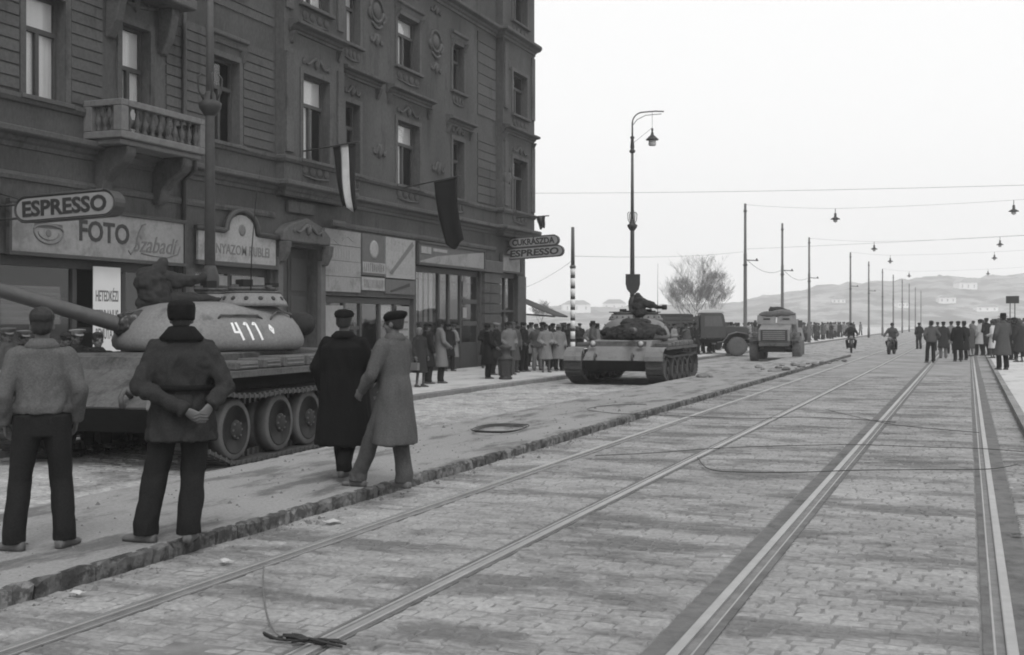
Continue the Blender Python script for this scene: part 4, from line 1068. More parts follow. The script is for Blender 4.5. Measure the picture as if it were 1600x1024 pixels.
draped(tb1, 'machine_gun_cover', M_tarp, [(ip(-.72, 2.56), .10, ip(-.40, 2.50), .075), (ip(-.40, 2.50), .07, ip(-.12, 2.52), .065), (ip(-.2, 2.5), .07, ip(-.12, 2.58), .05), (ip(-.55, 2.44), .08, ip(-.3, 2.44), .05)], fold=.022, seed=4.0)
draped(tb1, 'folded_canvas', M_tarp, [(ip(-.95, 2.14), .15, ip(-.5, 2.2), .12), (ip(-.5, 2.2), .12, ip(-.1, 2.2), .09), (ip(-.1, 2.2), .09, ip(.1, 2.18), .05)], fold=.03, seed=8.0)
q = MB(); q.tube([(.6, -.2, 2.1), (.6, -.2, 2.5)], .06, 8); tb1(q, 'machine_gun_mount', M_under)

# tank further down the road
to_cam = math.radians(0)
loc2 = Vector((-9.85, 36.4, ROADZ + .01))
T2, TU2, tb2 = make_tank('tank further down the road facing us, dark canvas over its turret front', loc2, -PI / 2 + math.radians(2), math.radians(12), math.radians(0.5))  # paler hull than the near tank: haze put into its colour
T2.scale = (.91, .91, .91)
draped(tb2, 'tarpaulin_roll', M_tarp, [((.75, 1.02, 1.66), .1, (1.1, .72, 1.78), .18), ((1.1, .72, 1.78), .17, (1.36, .25, 1.84), .18), ((1.36, .25, 1.84), .19, (1.4, -.3, 1.80), .2), ((1.4, -.3, 1.8), .17, (1.06, -.82, 1.72), .15), ((1.1, -.85, 1.72), .16, (.7, -1.08, 1.68), .1), ((1.3, .5, 1.66), .2, (1.55, -.2, 1.66), .22), ((1.55, -.2, 1.62), .2, (1.1, -.85, 1.6), .16), ((1.0, .4, 2.0), .16, (1.05, -.3, 1.98), .18)], .028, .06, (4, 4, 5), 2.0)
MY = -.34
draped(tb2, 'machine_gun_cover', M_tarp, [((-.1, .5 + MY, 2.4), (.2, .26, .2)), ((-.12, .46 + MY, 2.6), (.24, .26, .24)), ((-.1, .45 + MY, 2.82), .2, (-.1, .42 + MY, 2.95), .12), ((-.1, .6 + MY, 2.72), .16, (.05, .95 + MY, 2.62), .12), ((.0, .8 + MY, 2.62), .11, (.1, 1.12 + MY, 2.56), .07)], .024, .03, (5, 5, 5), 4.0)
q = MB(); q.tube([(.08, 1.05 + MY, 2.56), (.17, 1.28 + MY, 2.555), (.171, 1.281 + MY, 2.555), (.22, 1.42 + MY, 2.555)], [.055, .055, .085, .085], 10); tb2(q, 'machine_gun_barrel', M_under)
q = MB(); q.box((.1, -.6, 2.32), (.5, -.2, 2.36), 0, Matrix.Rotation(-.25, 4, 'Y')); tb2(q, 'open_hatch', M_under)

# ------------------------------------------------------------------ wheeled vehicles (local: +x forward)
def wheel(parent, name, x, y, z, r, w, m_t=M_rubber, m_d=M_wheel, n=24, spokes=0):
    R = Matrix.Rotation(PI / 2, 3, 'X')
    q = MB(); q.lathe([(r * .55, -w / 2), (r * .9, -w / 2), (r, -w * .34), (r, w * .34), (r * .9, w / 2), (r * .55, w / 2)], n=n, M=R)
    for k in range(n): q.box((r * .985, -w * .45, -.022), (r * 1.03, w * .45, .022), 0, Matrix.Rotation(2 * PI * k / n, 4, 'Y'))
    o = q.build(name, m_t, parent); o.location = (x, y, z)
    d = MB(); d.lathe([(.02, -w * .40), (r * .2, -w * .38), (r * .24, -w * .2), (r * .5, -w * .25), (r * .58, -w * .46), (r * .58, w * .46), (r * .5, w * .25), (r * .24, w * .2), (r * .2, w * .38), (.02, w * .4)], n=18, M=R); d.build('rim', m_d, o)
    return o
def armoured_truck(loc, rz):
    t = thing('armoured_truck', 'open armoured personnel truck with slotted windshield plates coming towards us', 'armoured truck', loc, rz)
    q = MB(); q.prism([(-3.2, .75), (1.55, .75), (3.05, .78), (3.2, 1.0), (3.12, 1.52), (1.75, 1.75), (1.65, 1.78), (-3.2, 1.78)], lambda a, b: (a, -.72, b), lambda a, b: (a, .72, b)); q.build('hull', M_armour, t, .02)
    for s in (-1, 1):
        q = MB(); q.prism([(-3.2, .95), (1.5, .95), (1.5, 1.75), (1.35, 2.02), (-3.2, 2.02)], lambda a, b: (a, s * (.725 + .35 * min(1, max(0, (1.9 - b) / .6 + .3))), b), lambda a, b: (a, s * .722, b)); q.build('side_plate', M_armour, t, .01)
        q = MB(); y0, y1 = sorted((s * .74, s * 1.16)); pr = [(1.2, 1.05), (1.45, 1.3), (2.0, 1.38), (2.5, 1.34), (2.8, 1.15), (2.86, 1.0)]
        q.loft([[(x, y0, z), (x, y1, z), (x, y1, z - .03), (x, y0, z - .03)] for x, z in pr], 0, False); q.build('fender', M_armourd, t)
        wheel(t, 'wheel', 2.08, s * 1.0, .60, .62, .40); wheel(t, 'wheel', -1.1, s * .92, .53, .53, .3); wheel(t, 'wheel', -2.3, s * .92, .53, .53, .3)
        q = MB(); q.lathe([(.04, -.02), (.10, .02), (.11, .1), (.1, .11), (.02, .115)], (2.86, s * .94, 1.28), 12, 0, Matrix.Rotation(PI / 2, 3, 'Y')); q.build('headlight', M_armourd, t)
        # hinged windshield half with vision slot
        q = MB(); yy = sorted((s * .03, s * .92)); q.prism([(1.76, 1.76), (1.72, 1.76), (1.52, 2.2), (1.56, 2.2)], lambda a, b: (a, yy[0], b), lambda a, b: (a, yy[1], b)); ws = q.build('windshield_plate', M_armour, t, .006)
        q = MB(); q.box((1.62, min(s * .3, s * .62), 1.98), (1.685, max(s * .3, s * .62), 2.05)); q.build('vision_slot', M_black, ws)
        q = MB(); q.box((.9, s * 1.0 - .02, 1.6), (1.0, s * 1.16 + .02, 1.95), 0); q.build('side_mirror', M_armourd, t)
    q = MB(); q.box((3.19, -.62, .98), (3.21, .62, 1.5), 0, Matrix.Translation((-.01, 0, 0))); gr = q.build('louvre_gap_shade', M_black, t, .006)  # black sheet behind the slats, shade of the gaps as colour
    for k in range(5):
        q = MB(); q.box((3.16, -.52, 1.03 + k * .088), (3.24, .52, 1.085 + k * .088), 0); q.build('louvre', M_armour, gr)
    q = MB(); q.box((3.15, -.70, .72), (3.32, .70, .88)); q.build('bumper', M_armourd, t, .015); q = MB(); q.box((2.0, -.85, .42), (2.16, .85, .56)); q.box((-3.0, -.5, .45), (2.9, .5, .76)); q.build('chassis', M_under, t)
    L = lump(spread_line([((1.5, -.85, 2.22), .05), ((1.5, -.6, 2.25), .14), ((1.5, 0, 2.28), .17), ((1.5, .5, 2.31), .15), ((1.5, .9, 2.24), .05)], 4), 3.0, 14, .4); L.build('tarpaulin_roll', M_tarpl, t)
    q = MB(); q.tube([(.3, .25, 2.0), (.3, .25, 2.42)], .05, 8); q.tube([(-.2, .25, 2.44), (.7, .25, 2.44), (1.4, .28, 2.43)], [.06, .05, .025], 8); q.build('machine_gun', M_under, t)
    L = lump(spread_line([((.8, -.4, 2.3), .08), ((.8, -.3, 2.42), .2), ((.8, .1, 2.45), .16), ((.8, .5, 2.38), .1), ((.8, .7, 2.34), .03)], 3), 6.0, 12, .4); L.build('tarpaulin_bundle', M_tarp, t)
    return t
p = gnd(1206, 565, ROADZ); armoured_truck((p.x - .1, p.y + 3.0, ROADZ), -PI / 2 + math.radians(4))
def cargo_truck(loc, rz):
    t = thing('cargo_truck', 'dark military cargo truck with planked bed seen from the side behind the second tank', 'truck', loc, rz)
    q = MB(); q.box((-3.4, -.42, .72), (3.1, .42, .92)); q.build('chassis', M_under, t, .01)
    # cab
    q = MB(); q.prism([(.35, .95), (1.75, .95), (1.78, 1.55), (1.62, 2.3), (1.5, 2.36), (.45, 2.36), (.35, 2.28)], lambda a, b: (a, -.92, b), lambda a, b: (a, .92, b)); cb = q.build('cab', M_truck, t, .04)
    q = MB(); q.prism([(.33, 2.365), (1.7, 2.365), (1.55, 2.52), (1.0, 2.6), (.45, 2.54)], lambda a, b: (a, -.9, b), lambda a, b: (a, .9, b)); q.build('cab_roof', M_truckl, t, .02)
    for s in (-1, 1):
        q = MB(); yy = sorted((s * .90, s * .93)); q.prism([(.6, 1.62), (1.6, 1.62), (1.48, 2.2), (.6, 2.2)], lambda a, b: (a, yy[0], b), lambda a, b: (a, yy[1], b)); q.build('side_window', M_signgrey, cb)
        q = MB(); q.box((.58, s * .915 - .015, 1.0), (1.66, s * .915 + .015, 1.56)); q.build('door', M_truck, cb, .008)
        q = MB(); y0, y1 = sorted((s * .55, s * 1.1)); pr = [(1.3, .78), (1.6, .82), (1.9, 1.2), (2.35, 1.34), (2.85, 1.26), (3.1, 1.0), (3.2, .8)]
        q.loft([[(x, y0, z), (x, y1, z), (x, y1, z - .035), (x, y0, z - .035)] for x, z in pr], 0, False); q.build('fender', M_armour, t)
        wheel(t, 'wheel', 2.35, s * .86, .53, .53, .28); wheel(t, 'wheel', -1.0, s * .86, .53, .53, .3); wheel(t, 'wheel', -2.2, s * .86, .53, .53, .3)
        q = MB(); q.lathe([(.04, -.02), (.1, .02), (.11, .1), (.02, .11)], (3.02, s * .66, 1.3), 12, 0, Matrix.Rotation(PI / 2, 3, 'Y')); q.build('headlight', M_armour, t)
        for k in range(5):
            q = MB(); q.box((-3.55, s * 1.12 - .02, 1.18 + k * .2), (.2, s * 1.12 + .02, 1.35 + k * .2)); q.build('side_plank', M_truck, t)
        for x in (-3.4, -2.5, -1.6, -.7, .1):
            q = MB(); q.box((x - .04, s * 1.165 - .02, 1.0), (x + .04, s * 1.165 + .02, 2.2)); q.build('stake', M_truck, t)
    q = MB(); q.prism([(1.79, .95), (3.05, .95), (3.08, 1.5), (2.9, 1.62), (1.79, 1.66)], lambda a, b: (a, -.5, b), lambda a, b: (a, .5, b)); q.build('bonnet', M_truck, t, .05)
    q = MB(); q.box((3.2, -1.0, .6), (3.3, 1.0, .76)); q.build('bumper', M_truck, t, .01); q = MB(); q.box((-3.6, -1.12, 1.0), (.25, 1.12, 1.14)); q.build('bed_floor', M_truck, t)
    q = MB(); q.box((.2, -1.1, 1.15), (.26, 1.1, 2.2)); q.box((-3.6, -1.1, 1.15), (-3.55, 1.1, 2.2)); q.build('end_board', M_truck, t)
    L = lump(spread_line([((-3.3, 0, 1.9), .3), ((-2.2, .1, 2.15), .7), ((-1.0, 0, 2.1), .7), ((0, 0, 2.0), .3)], 4), 8.0, 14, .25)
    L.v = [(x, y, min(z, 2.32)) for x, y, z in L.v]; L.build('canvas_load', M_tarp, t)
    return t
p = gnd(1098, 556, ROADZ); cargo_truck((p.x - .55, p.y - .15, ROADZ), TH + math.radians(-4))
def motorbike(loc, rz, label):
    t = thing('motorcycle', label, 'motorcycle', loc, rz, 'motorcycles coming up the road')
    for x, nm in ((.68, 'front_wheel'), (-.68, 'rear_wheel')):
        wheel(t, nm, x, 0, .31, .31, .1, M_under, M_wheel, 18)
    q = MB(); q.tube([(.68, .07, .31), (.42, .07, .95)], .028, 7); q.tube([(.68, -.07, .31), (.42, -.07, .95)], .028, 7); q.build('fork', M_irond, t)
    q = MB(); q.tube([(.30, -.36, .98), (.42, -.2, 1.0), (.43, 0, .98), (.42, .2, 1.0), (.30, .36, .98)], .017, 7); q.build('handlebar', M_irond, t)
    q = MB(); q.lathe([(.04, -.06), (.1, .02), (.105, .06), (.02, .075)], (.5, 0, .86), 14, 0, Matrix.Rotation(PI / 2, 3, 'Y')); q.build('headlight', M_armour, t)
    q = MB(); q.ell((.12, 0, .76), (.3, .14, .12)); q.build('fuel_tank', M_truck, t)
    q = MB(); q.box((-.22, -.16, .26), (.25, .16, .56)); q.lathe([(.1, 0), (.12, .05), (.1, .16)], (.1, 0, .56), 12); q.build('engine', M_under, t, .03)
    q = MB(); q.ell((-.28, 0, .77), (.24, .13, .06)); q.ell((-.66, 0, .8), (.16, .12, .05)); q.build('saddle', M_black, t)
    q = MB(); q.tube([(.4, 0, .85), (-.1, 0, .66), (-.68, 0, .31)], .03, 6); q.tube([(.38, 0, .7), (.2, 0, .28), (-.2, 0, .25), (-.68, .06, .31)], .03, 6); q.build('frame', M_irond, t)
    q = MB(); q.tube([(.68 + .36 * math.cos(a), 0, .31 + .36 * math.sin(a)) for a in [PI * (.1 + .12 * k) for k in range(7)]], .055, 6); q.tube([(-.68 + .36 * math.cos(a), 0, .31 + .36 * math.sin(a)) for a in [PI * (.15 + .12 * k) for k in range(7)]], .06, 6); q.build('mudguard', M_truck, t)
    return t
# ------------------------------------------------------------------ people (local: facing +y, x to the person's right, z up)
def ring(c, rx, ry, n=20, rot=0.0, tilt=0.0, sq=2.0):
    out = []
    for k in range(n):
        a = 2 * PI * k / n; ca, sa = math.cos(a), math.sin(a)
        f = (abs(ca) ** sq + abs(sa) ** sq) ** (-1 / sq)
        x, y = rx * ca * f, ry * sa * f
        out.append(Vector((c[0] + x * math.cos(rot) - y * math.sin(rot), c[1] + x * math.sin(rot) + y * math.cos(rot), c[2] + tilt * y)))
    return out
def add_meshes(base, extra):
    """join mesh data blocks (with a slot index each) into one mesh"""
    vs = []; fs = []; ms = []
    for me, mi in [(base, 0)] + extra:
        o = len(vs); vs += [v.co[:] for v in me.vertices]
        for p in me.polygons: fs.append(tuple(o + i for i in p.vertices)); ms.append(mi)
    out = bpy.data.meshes.new('body'); out.from_pydata(vs, [], fs)
    out.polygons.foreach_set('material_index', ms); out.polygons.foreach_set('use_smooth', [True] * len(fs)); out.update()
    return out
# one relaxed right hand, wrist at the origin, fingers down -z, palm towards -x, thumb forward (+y)
def hand_mb(curl=.45):
    q = MB()
    q.loft([ring((0, 0, .03), .024, .030, 12), ring((0, 0, 0), .021, .030, 12), ring((0, .002, -.04), .017, .040, 12), ring((0, .002, -.085), .014, .042, 12), ring((0, .002, -.1), .010, .038, 12)])
    for i, (y, L) in enumerate(((.033, .074), (.011, .083), (-.011, .077), (-.032, .060))):
        p = Vector((0, y, -.088)); a = .12
        r = .0098 if i < 3 else .0085
        for k, f in enumerate((.45, .32, .25)):
            a += curl * (.55 + .25 * k)
            n = p + Vector((-math.sin(a), 0, -math.cos(a))) * L * f
            q.cap(p, r, n, r * .92, 8); r *= .92; p = n
    p0 = Vector((-.004, .026, -.02)); p1 = Vector((-.022, .052, -.055)); p2 = Vector((-.034, .050, -.088))
    q.cap(p0, .015, p1, .0115, 8); q.cap(p1, .0112, p2, .0095, 8)
    return q
HAND_R = remesh(hand_mb(), .0055, 2, 'hand')
HAND_LO = remesh(hand_mb(), .0085, 1, 'hand')
def placed(me, M):
    m = me.copy(); m.transform(M)
    if M.determinant() < 0: m.flip_normals()
    return m
def hand_at(wrist, elbow, side, me, twist=0.0):
    """hand along the forearm; side +1 right, -1 left"""
    d = (Vector(wrist) - Vector(elbow)).normalized()
    z = -d; y = Vector((0, 1, 0)); y = (y - z * y.dot(z))
    if y.length < .2: y = Vector((0, .3, 1)) - z * Vector((0, .3, 1)).dot(z)
    y.normalize(); x = y.cross(z)
    R = Matrix((x, y, z)).transposed().to_4x4()
    R = Matrix.Translation(Vector(wrist)) @ R @ Matrix.Rotation(twist, 4, 'Z')
    if side < 0: R = R @ Matrix.Scale(-1, 4, (1, 0, 0))
    return placed(me, R)
DEF = dict(h=1.74, lf=(-.11, .03), rf=(.11, -.02), lyaw=.15, ryaw=-.2, lean=0.0, hip=(0, 0), elb=((-.27, -.04, 1.14), (.27, -.04, 1.14)), wri=((-.27, .06, .90), (.27, .06, .90)),
           head=(0.0, 0.0), coat='coat', hem=.62, flare=1.0, cap='flat', woman=False, vox=.02, fold=.004, tw=1.0, seed=0.0, hands=True, hip_z=.92, coll=True, slim=1.0, knee=None)
PERSON_CACHE = {}
def person_meshes(**kw):
    s = dict(DEF); s.update(kw); vx = s['vox']; out = []
    hx, hy = s['hip']; hz = s['hip_z']
    LS = Vector((-.170, s['lean'], 1.42)); RS = Vector((.170, s['lean'], 1.42))
    legs = []
    for sd, f, yw, kn in ((-1, s['lf'], s['lyaw'], 0), (1, s['rf'], s['ryaw'], 1)):
        hipj = Vector((hx + sd * .095, hy, hz)); an = Vector((f[0], f[1], .09 if len(f) < 3 else f[2] + .09))
        mid = hipj.lerp(an, .5); L = .86
        if s['knee']: mid = Vector(s['knee'][kn])
        else:
            dd = (hipj - an).length; b = max(0, L - dd) * .9 + .02
            mid += Vector((sd * .008, b, 0))
        legs.append((hipj, mid, an, yw, sd))
    # bare body, one surface: legs, trunk, arms, neck, head
    b = MB()
    for hipj, mid, an, yw, sd in legs:
        b.cap(hipj, .075, mid, .05, 10); b.cap(mid, .05, an, .036, 10)
    ln = s['lean']
    b.loft([ring((hx, hy, hz - .06), .15, .10), ring((hx, hy, hz + .08), .145, .095), ring((hx * .5, ln * .4 + hy * .5, 1.15), .125, .085), ring((0, ln * .9, 1.33), .15, .10), ring((0, ln, 1.44), .15, .075), ring((0, ln, 1.475), .08, .06)])
    for sd, sh, el, wr in ((-1, LS, s['elb'][0], s['wri'][0]), (1, RS, s['elb'][1], s['wri'][1])):
        b.cap(sh - Vector((sd * .02, 0, .02)), .05, el, .038, 10); b.cap(el, .037, wr, .026, 10)
    yaw, pit = s['head']
    HM = Matrix.Translation((0, ln, 1.52)) @ Matrix.Rotation(yaw, 4, 'Z') @ Matrix.Rotation(pit, 4, 'X')
    def hp(x, y, z): return HM @ Vector((x, y, z))
    H3 = HM.to_3x3()
    b.cap((0, ln - .015, 1.44), .056, hp(0, -.005, .05), .05, 14)
    b.ell(hp(0, -.012, .125), (.074, .094, .10), H3, 16); b.ell(hp(0, .028, .072), (.056, .062, .078), H3, 14); b.ell(hp(0, .055, .022), (.03, .03, .022), H3, 10)
    b.cap(hp(0, .088, .112), .009, hp(0, .108, .078), .014, 8)
    for sd in (-1, 1):
        b.ell(hp(sd * .076, -.008, .088), (.012, .022, .034), H3, 10); b.ell(hp(sd * .038, .072, .068), (.02, .014, .016), H3, 8); b.ell(hp(sd * .03, .082, .128), (.028, .012, .010), H3, 8)
    body = remesh(b, min(vx, .012) if vx < .015 else .014, 2, 'body')
    ex = []
    if s['hands']:
        hm = HAND_R if vx < .015 else HAND_LO
        for i, sd in ((0, -1), (1, 1)): ex.append((hand_at(s['wri'][i], s['elb'][i], sd, hm, s.get('htw', (0, 0))[i]), 0))
    e = MB()
    for sd in (-1, 1): e.ell(hp(sd * .032, .083, .108), (.013, .008, .007), H3, 8)
    ex.append((e.mesh('e', M_eye), 1)); e = MB(); e.ell(hp(0, .089, .044), (.024, .008, .006), H3, 8); ex.append((e.mesh('e', M_lip), 2))
    e = MB()
    for sd in (-1, 1): e.ell(hp(sd * .033, .091, .127), (.02, .006, .0045), H3, 8)
    ex.append((e.mesh('e', M_hair), 3))
    body = add_meshes(body, ex)
    for m in (M_skin, M_eye, M_lip, M_hair): body.materials.append(m)
    out.append(('body', body, None))
    # shoes
    for hipj, mid, an, yw, sd in legs:
        q = MB(); c, sn = math.cos(yw), math.sin(yw)
        zb = an.z - .09
        def sp(x, y, z): return Vector((an.x + x * c - y * sn, an.y + x * sn + y * c, zb + z))
        heel = s['woman']
        rows = []
        for y, w, h in ((-.085, .022, .06), (-.075, .034, .085), (-.03, .038, .10), (.03, .040, .085), (.09, .046, .062), (.14, .045, .05), (.18, .034, .042), (.195, .018, .03)):
            rows.append([sp(w * math.cos(a), y, max(.004, h * .5 + h * .5 * math.sin(a)) if math.sin(a) > -.3 else .004) for a in [2 * PI * k / 12 for k in range(12)]])
        q.loft(rows); out.append(('shoe', q.mesh('shoe', M_shoe), 'shoe'))
    # trousers or stockings
    skirt = s['woman']
    q = MB()
    if not skirt:
        w = s['tw']
        for hipj, mid, an, yw, sd in legs:
            q.loft([ring(hipj + Vector((0, 0, .06)), .10 * w, .115), ring(hipj.lerp(mid, .25), .098 * w, .108), ring(mid + (hipj - mid) * .18, .082 * w, .09 * w), ring(mid, .080 * w, .086 * w), ring(mid.lerp(an, .5) + Vector((0, -.012, 0)), .080 * w, .086 * w), ring(an + Vector((0, -.005, .05)), .078 * w, .088 * w), ring(an + Vector((0, .012, -.035)), .080 * w, .094 * w)])
        q.loft([ring((hx, hy, hz - .10), .14, .11), ring((hx, hy, hz), .175, .122), ring((hx, hy, hz + .12), .16, .11), ring((hx * .6, hy * .6 + ln * .3, hz + .2), .145, .10)])
        out.append(('trousers', remesh(q, vx, 3 if vx < .015 else 1, 'trousers', s['fold'] * .55, (9, 9, 3.2), s['seed']), 'trousers'))
    else:
        for hipj, mid, an, yw, sd in legs: q.cap(mid + Vector((0, 0, .1)), .055, mid, .05, 10); q.cap(mid, .052, an, .036, 10)
        out.append(('stockings', remesh(q, .016, 1, 'stockings'), 'trousers'))
    # coat or jacket
    q = MB(); hem = s['hem']; fl = s['flare']; sl = s['slim']; am = s.get('arm', 1.0)
    if s['coat'] == 'jacket':
        s1 = max(sl, 1.04); rr = [ring((hx, hy, hem), .176 * s1, .130 * s1, 24), ring((hx, hy, hem + .05), .182 * s1, .134 * s1, 24), ring((hx, hy, hem + .09), .205 * sl, .15 * sl, 24), ring((hx * .5, ln * .5, 1.18), .212 * sl, .15 * sl, 24)]
    else:
        k = max(0.0, (1.0 - hem) / .4)
        rr = [ring((hx * .8, hy, hem), (.205 + .055 * k * fl) * sl, (.155 + .05 * k * fl) * sl, 28), ring((hx * .8, hy, hem + .02), (.205 + .055 * k * fl) * sl, (.155 + .05 * k * fl) * sl, 28), ring((hx, hy, .98), .205 * sl, .155 * sl, 28), ring((hx * .5, ln * .4, 1.12), .192 * sl, .138 * sl, 28)]
    rr += [ring((0, ln * .8, 1.26), .205 * sl, .14 * sl, len(rr[0]), sq=2.3), ring((0, ln, 1.36), .200 * sl, .135 * sl, len(rr[0]), sq=2.4), ring((0, ln, 1.425), .178, .112, len(rr[0]), sq=2.2), ring((0, ln - .008, 1.475), .118, .085, len(rr[0])), ring((0, ln - .012, 1.50), .078, .072, len(rr[0]))]
    q.loft(rr)
    for sd, sh, el, wr in ((-1, LS, Vector(s['elb'][0]), Vector(s['wri'][0])), (1, RS, Vector(s['elb'][1]), Vector(s['wri'][1]))):
        q.ell(sh + Vector((-sd * .015, 0, -.015)), (.075, .08, .07), None, 14); q.cap(sh + Vector((sd * .005, 0, -.02)), .082 * am, el, .068 * am, 14)
        d = (wr - el); q.cap(el, .068 * am, el + d * .5, .064 * am, 14)
        q.tube([el + d * .3, el + d * .62, el + d * .98, el + d * 1.02], [.063 * am, .060 * am, .060 * am, .056 * am], 14)
    nm = 'jacket' if s['coat'] == 'jacket' else 'coat'
    out.append((nm, remesh(q, vx, 5 if vx < .015 else 2, nm, s['fold'], s.get('fs', (8, 8, 3.0)), s['seed'] + 3), 'coat'))
    if s.get('belt'):
        q = MB(); z = s['belt']; q.loft([ring((hx * .5, ln * .4, z - .022), .212 * sl, .160 * sl, 28), ring((hx * .5, ln * .4, z - .02), .222 * sl, .168 * sl, 28), ring((hx * .5, ln * .4, z + .02), .222 * sl, .168 * sl, 28), ring((hx * .5, ln * .4, z + .022), .212 * sl, .160 * sl, 28)], caps=False)
        out.append(('belt', q.mesh('belt', M_eye), 'collar'))
    if s['coll']:
        q = MB(); cw = s.get('cw', 1.0); ch = s.get('ch', 0.0)
        q.loft([ring((0, ln - .01, 1.462), .118 * cw, .098 * cw, 20), ring((0, ln - .012, 1.48), .122 * cw, .100 * cw, 20), ring((0, ln - .014, 1.525 + ch), .082 * (cw * .4 + .6), .078 * (cw * .4 + .6), 20), ring((0, ln - .014, 1.53 + ch), .070, .066, 20)], caps=False)
        if s.get('lapel', True):
            for sd in (-1, 1): q.add([(sd * .02, ln + .142 * sl, 1.22), (sd * .10, ln + .128 * sl, 1.40), (sd * .075, ln + .095, 1.475), (sd * .03, ln + .10, 1.46)], [(0, 1, 2, 3)])
        out.append(('collar', q.mesh('collar', M_eye), 'collar'))
    # headwear / hair
    cp = s['cap']; q = MB()
    def hring(z, rx, ry, oy=-.012, tilt=0, n=20): return [hp(rx * math.cos(2 * PI * k / n), oy + ry * math.sin(2 * PI * k / n), z + tilt * (ry * math.sin(2 * PI * k / n))) for k in range(n)]
    hr = MB()
    hr.loft([hring(.045, .055, .05, -.045), hring(.075, .07, .075, -.03, -.1), hring(.115, .080, .094, -.018, -.35), hring(.15, .081, .100, -.013, -.1), hring(.185, .072, .09, -.014), hring(.21, .055, .068, -.014), hring(.226, .028, .036, -.012), hring(.23, .005, .005, -.012)])
    if cp == 'hair':
        hr.ell(hp(0, -.02, .165), (.089, .105, .078), H3, 14); hr.ell(hp(0, .045, .2), (.06, .05, .035), H3, 10); hr.ell(hp(0, -.06, .10), (.072, .05, .07), H3, 10)
    hr2 = remesh(hr, .009 if vx < .015 else .014, 1, 'hair', .004, (40, 40, 12), s['seed'])
    out.append(('hair', hr2, 'hair'))
    if cp == 'flat':
        q.loft([hring(.145, .083, .102, -.014), hring(.155, .094, .112, -.012), hring(.185, .103, .122, .002, .02), hring(.208, .092, .108, 0, -.10), hring(.226, .06, .07, .0, -.1), hring(.228, .01, .01)])
        q.loft([hring(.150, .07, .05, .085, -.25), hring(.156, .074, .058, .092, -.25), hring(.164, .06, .045, .09, -.2)])
    elif cp == 'beret':
        q.loft([hring(.135, .083, .10, -.014, -.15), hring(.155, .095, .112, -.018, -.12), hring(.18, .112, .124, -.022, -.16), hring(.205, .102, .114, -.022, -.14), hring(.225, .062, .075, -.02, -.08), hring(.232, .01, .01, -.02)]); q.cap(hp(0, -.02, .228), .006, hp(0, -.02, .245), .005, 6)
    elif cp == 'hat':
        q.loft([hring(.155, .082, .10), hring(.205, .084, .102), hring(.255, .074, .092), hring(.262, .05, .07), hring(.25, .015, .05)])
        q.loft([hring(.150, .13, .155, 0, .0), hring(.158, .135, .16, 0), hring(.168, .08, .1, 0)])
    elif cp == 'ushanka':
        q.loft([hring(.085, .088, .104, -.014, -.1), hring(.10, .097, .113, -.014, -.08), hring(.165, .101, .118, -.012), hring(.205, .097, .112, -.012), hring(.228, .07, .085, -.012), hring(.234, .01, .01)])
        q = (q, .010)
    elif cp == 'scarf':
        q.loft([hring(.0, .062, .065, -.01), hring(.04, .075, .078, -.015), hring(.09, .086, .094, -.022, -.3), hring(.14, .088, .104, -.016, -.25), hring(.19, .08, .096, -.016), hring(.225, .05, .06, -.014), hring(.235, .01, .01)]); q.add([hp(-.02, .055, .0), hp(.02, .055, .0), hp(.03, .06, -.06), hp(-.03, .06, -.06)], [(0, 1, 2, 3)])
    elif cp == 'peaked':
        q.loft([hring(.145, .082, .10), hring(.185, .084, .103), hring(.205, .125, .135, -.005, .08), hring(.222, .12, .13, -.005, .1), hring(.23, .02, .02)]); q.loft([hring(.145, .065, .055, .09, -.4), hring(.152, .07, .06, .092, -.4), hring(.156, .05, .04, .088, -.35)])
    elif cp == 'helmet':
        q.loft([hring(.10, .092, .112, -.012), hring(.105, .1, .12, -.012), hring(.16, .1, .118), hring(.21, .085, .098), hring(.24, .05, .06), hring(.245, .01, .01)])
    if cp != 'hair':
        fl2 = 0
        if isinstance(q, tuple): q, fl2 = q
        nmc = {'flat': 'cap', 'beret': 'beret', 'hat': 'hat', 'ushanka': 'fur_cap', 'scarf': 'headscarf', 'peaked': 'peaked_cap', 'helmet': 'crash_helmet'}[cp]
        out.append((nmc, remesh(q, .009 if vx < .015 else .013, 2, nmc, .003, (20, 20, 20), s['seed']) if cp not in ('hat', 'peaked', 'beret') else q.mesh(nmc, M_eye), 'cap'))
    if s.get('bag'):
        sd = s['bag']; w = Vector(s['wri'][1 if sd > 0 else 0]); q = MB()
        q.box((w.x - .05, w.y - .15, w.z - .40), (w.x + .05, w.y + .15, w.z - .18)); q.tube([(w.x, w.y - .08, w.z - .18), (w.x, w.y - .05, w.z - .08), (w.x, w.y + .05, w.z - .08), (w.x, w.y + .08, w.z - .18)], .008, 6)
        out.append(('BAG', q.mesh('shopping_bag', M_eye, .015), 'bag'))
    return out, s
def spawn(meshes, s, loc, rz, height, colors, label, group=None, name='person'):
    """colors: dict coat, trousers, cap, hair, collar, shoe, bag"""
    t = thing(name, label, 'person', loc, rz, group); k = height / 1.75; t.scale = (k, k, k)
    for nm, me, ck in meshes:
        if nm == 'BAG':
            b = link('bag', me, None); b.location = loc; b.rotation_euler = (0, 0, rz); b.scale = (k, k, k); b.data = me
            if not me.materials: me.materials.append(M_eye)
            b.material_slots[0].link = 'OBJECT'; b.material_slots[0].material = colors.get('bag', M_c['gr'])
            tag(b, colors['baglabel'], 'bag'); continue
        o = link(nm, me, t)
        if ck:
            if len(me.materials) == 0: me.materials.append(M_eye)
            m = colors.get(ck) or {'shoe': M_shoe, 'hair': M_hair, 'collar': colors.get('coat')}[ck]
            o.material_slots[0].link = 'OBJECT'; o.material_slots[0].material = m
    return t
def feet_at(u, v, z): p = gnd(u, v, z); return p
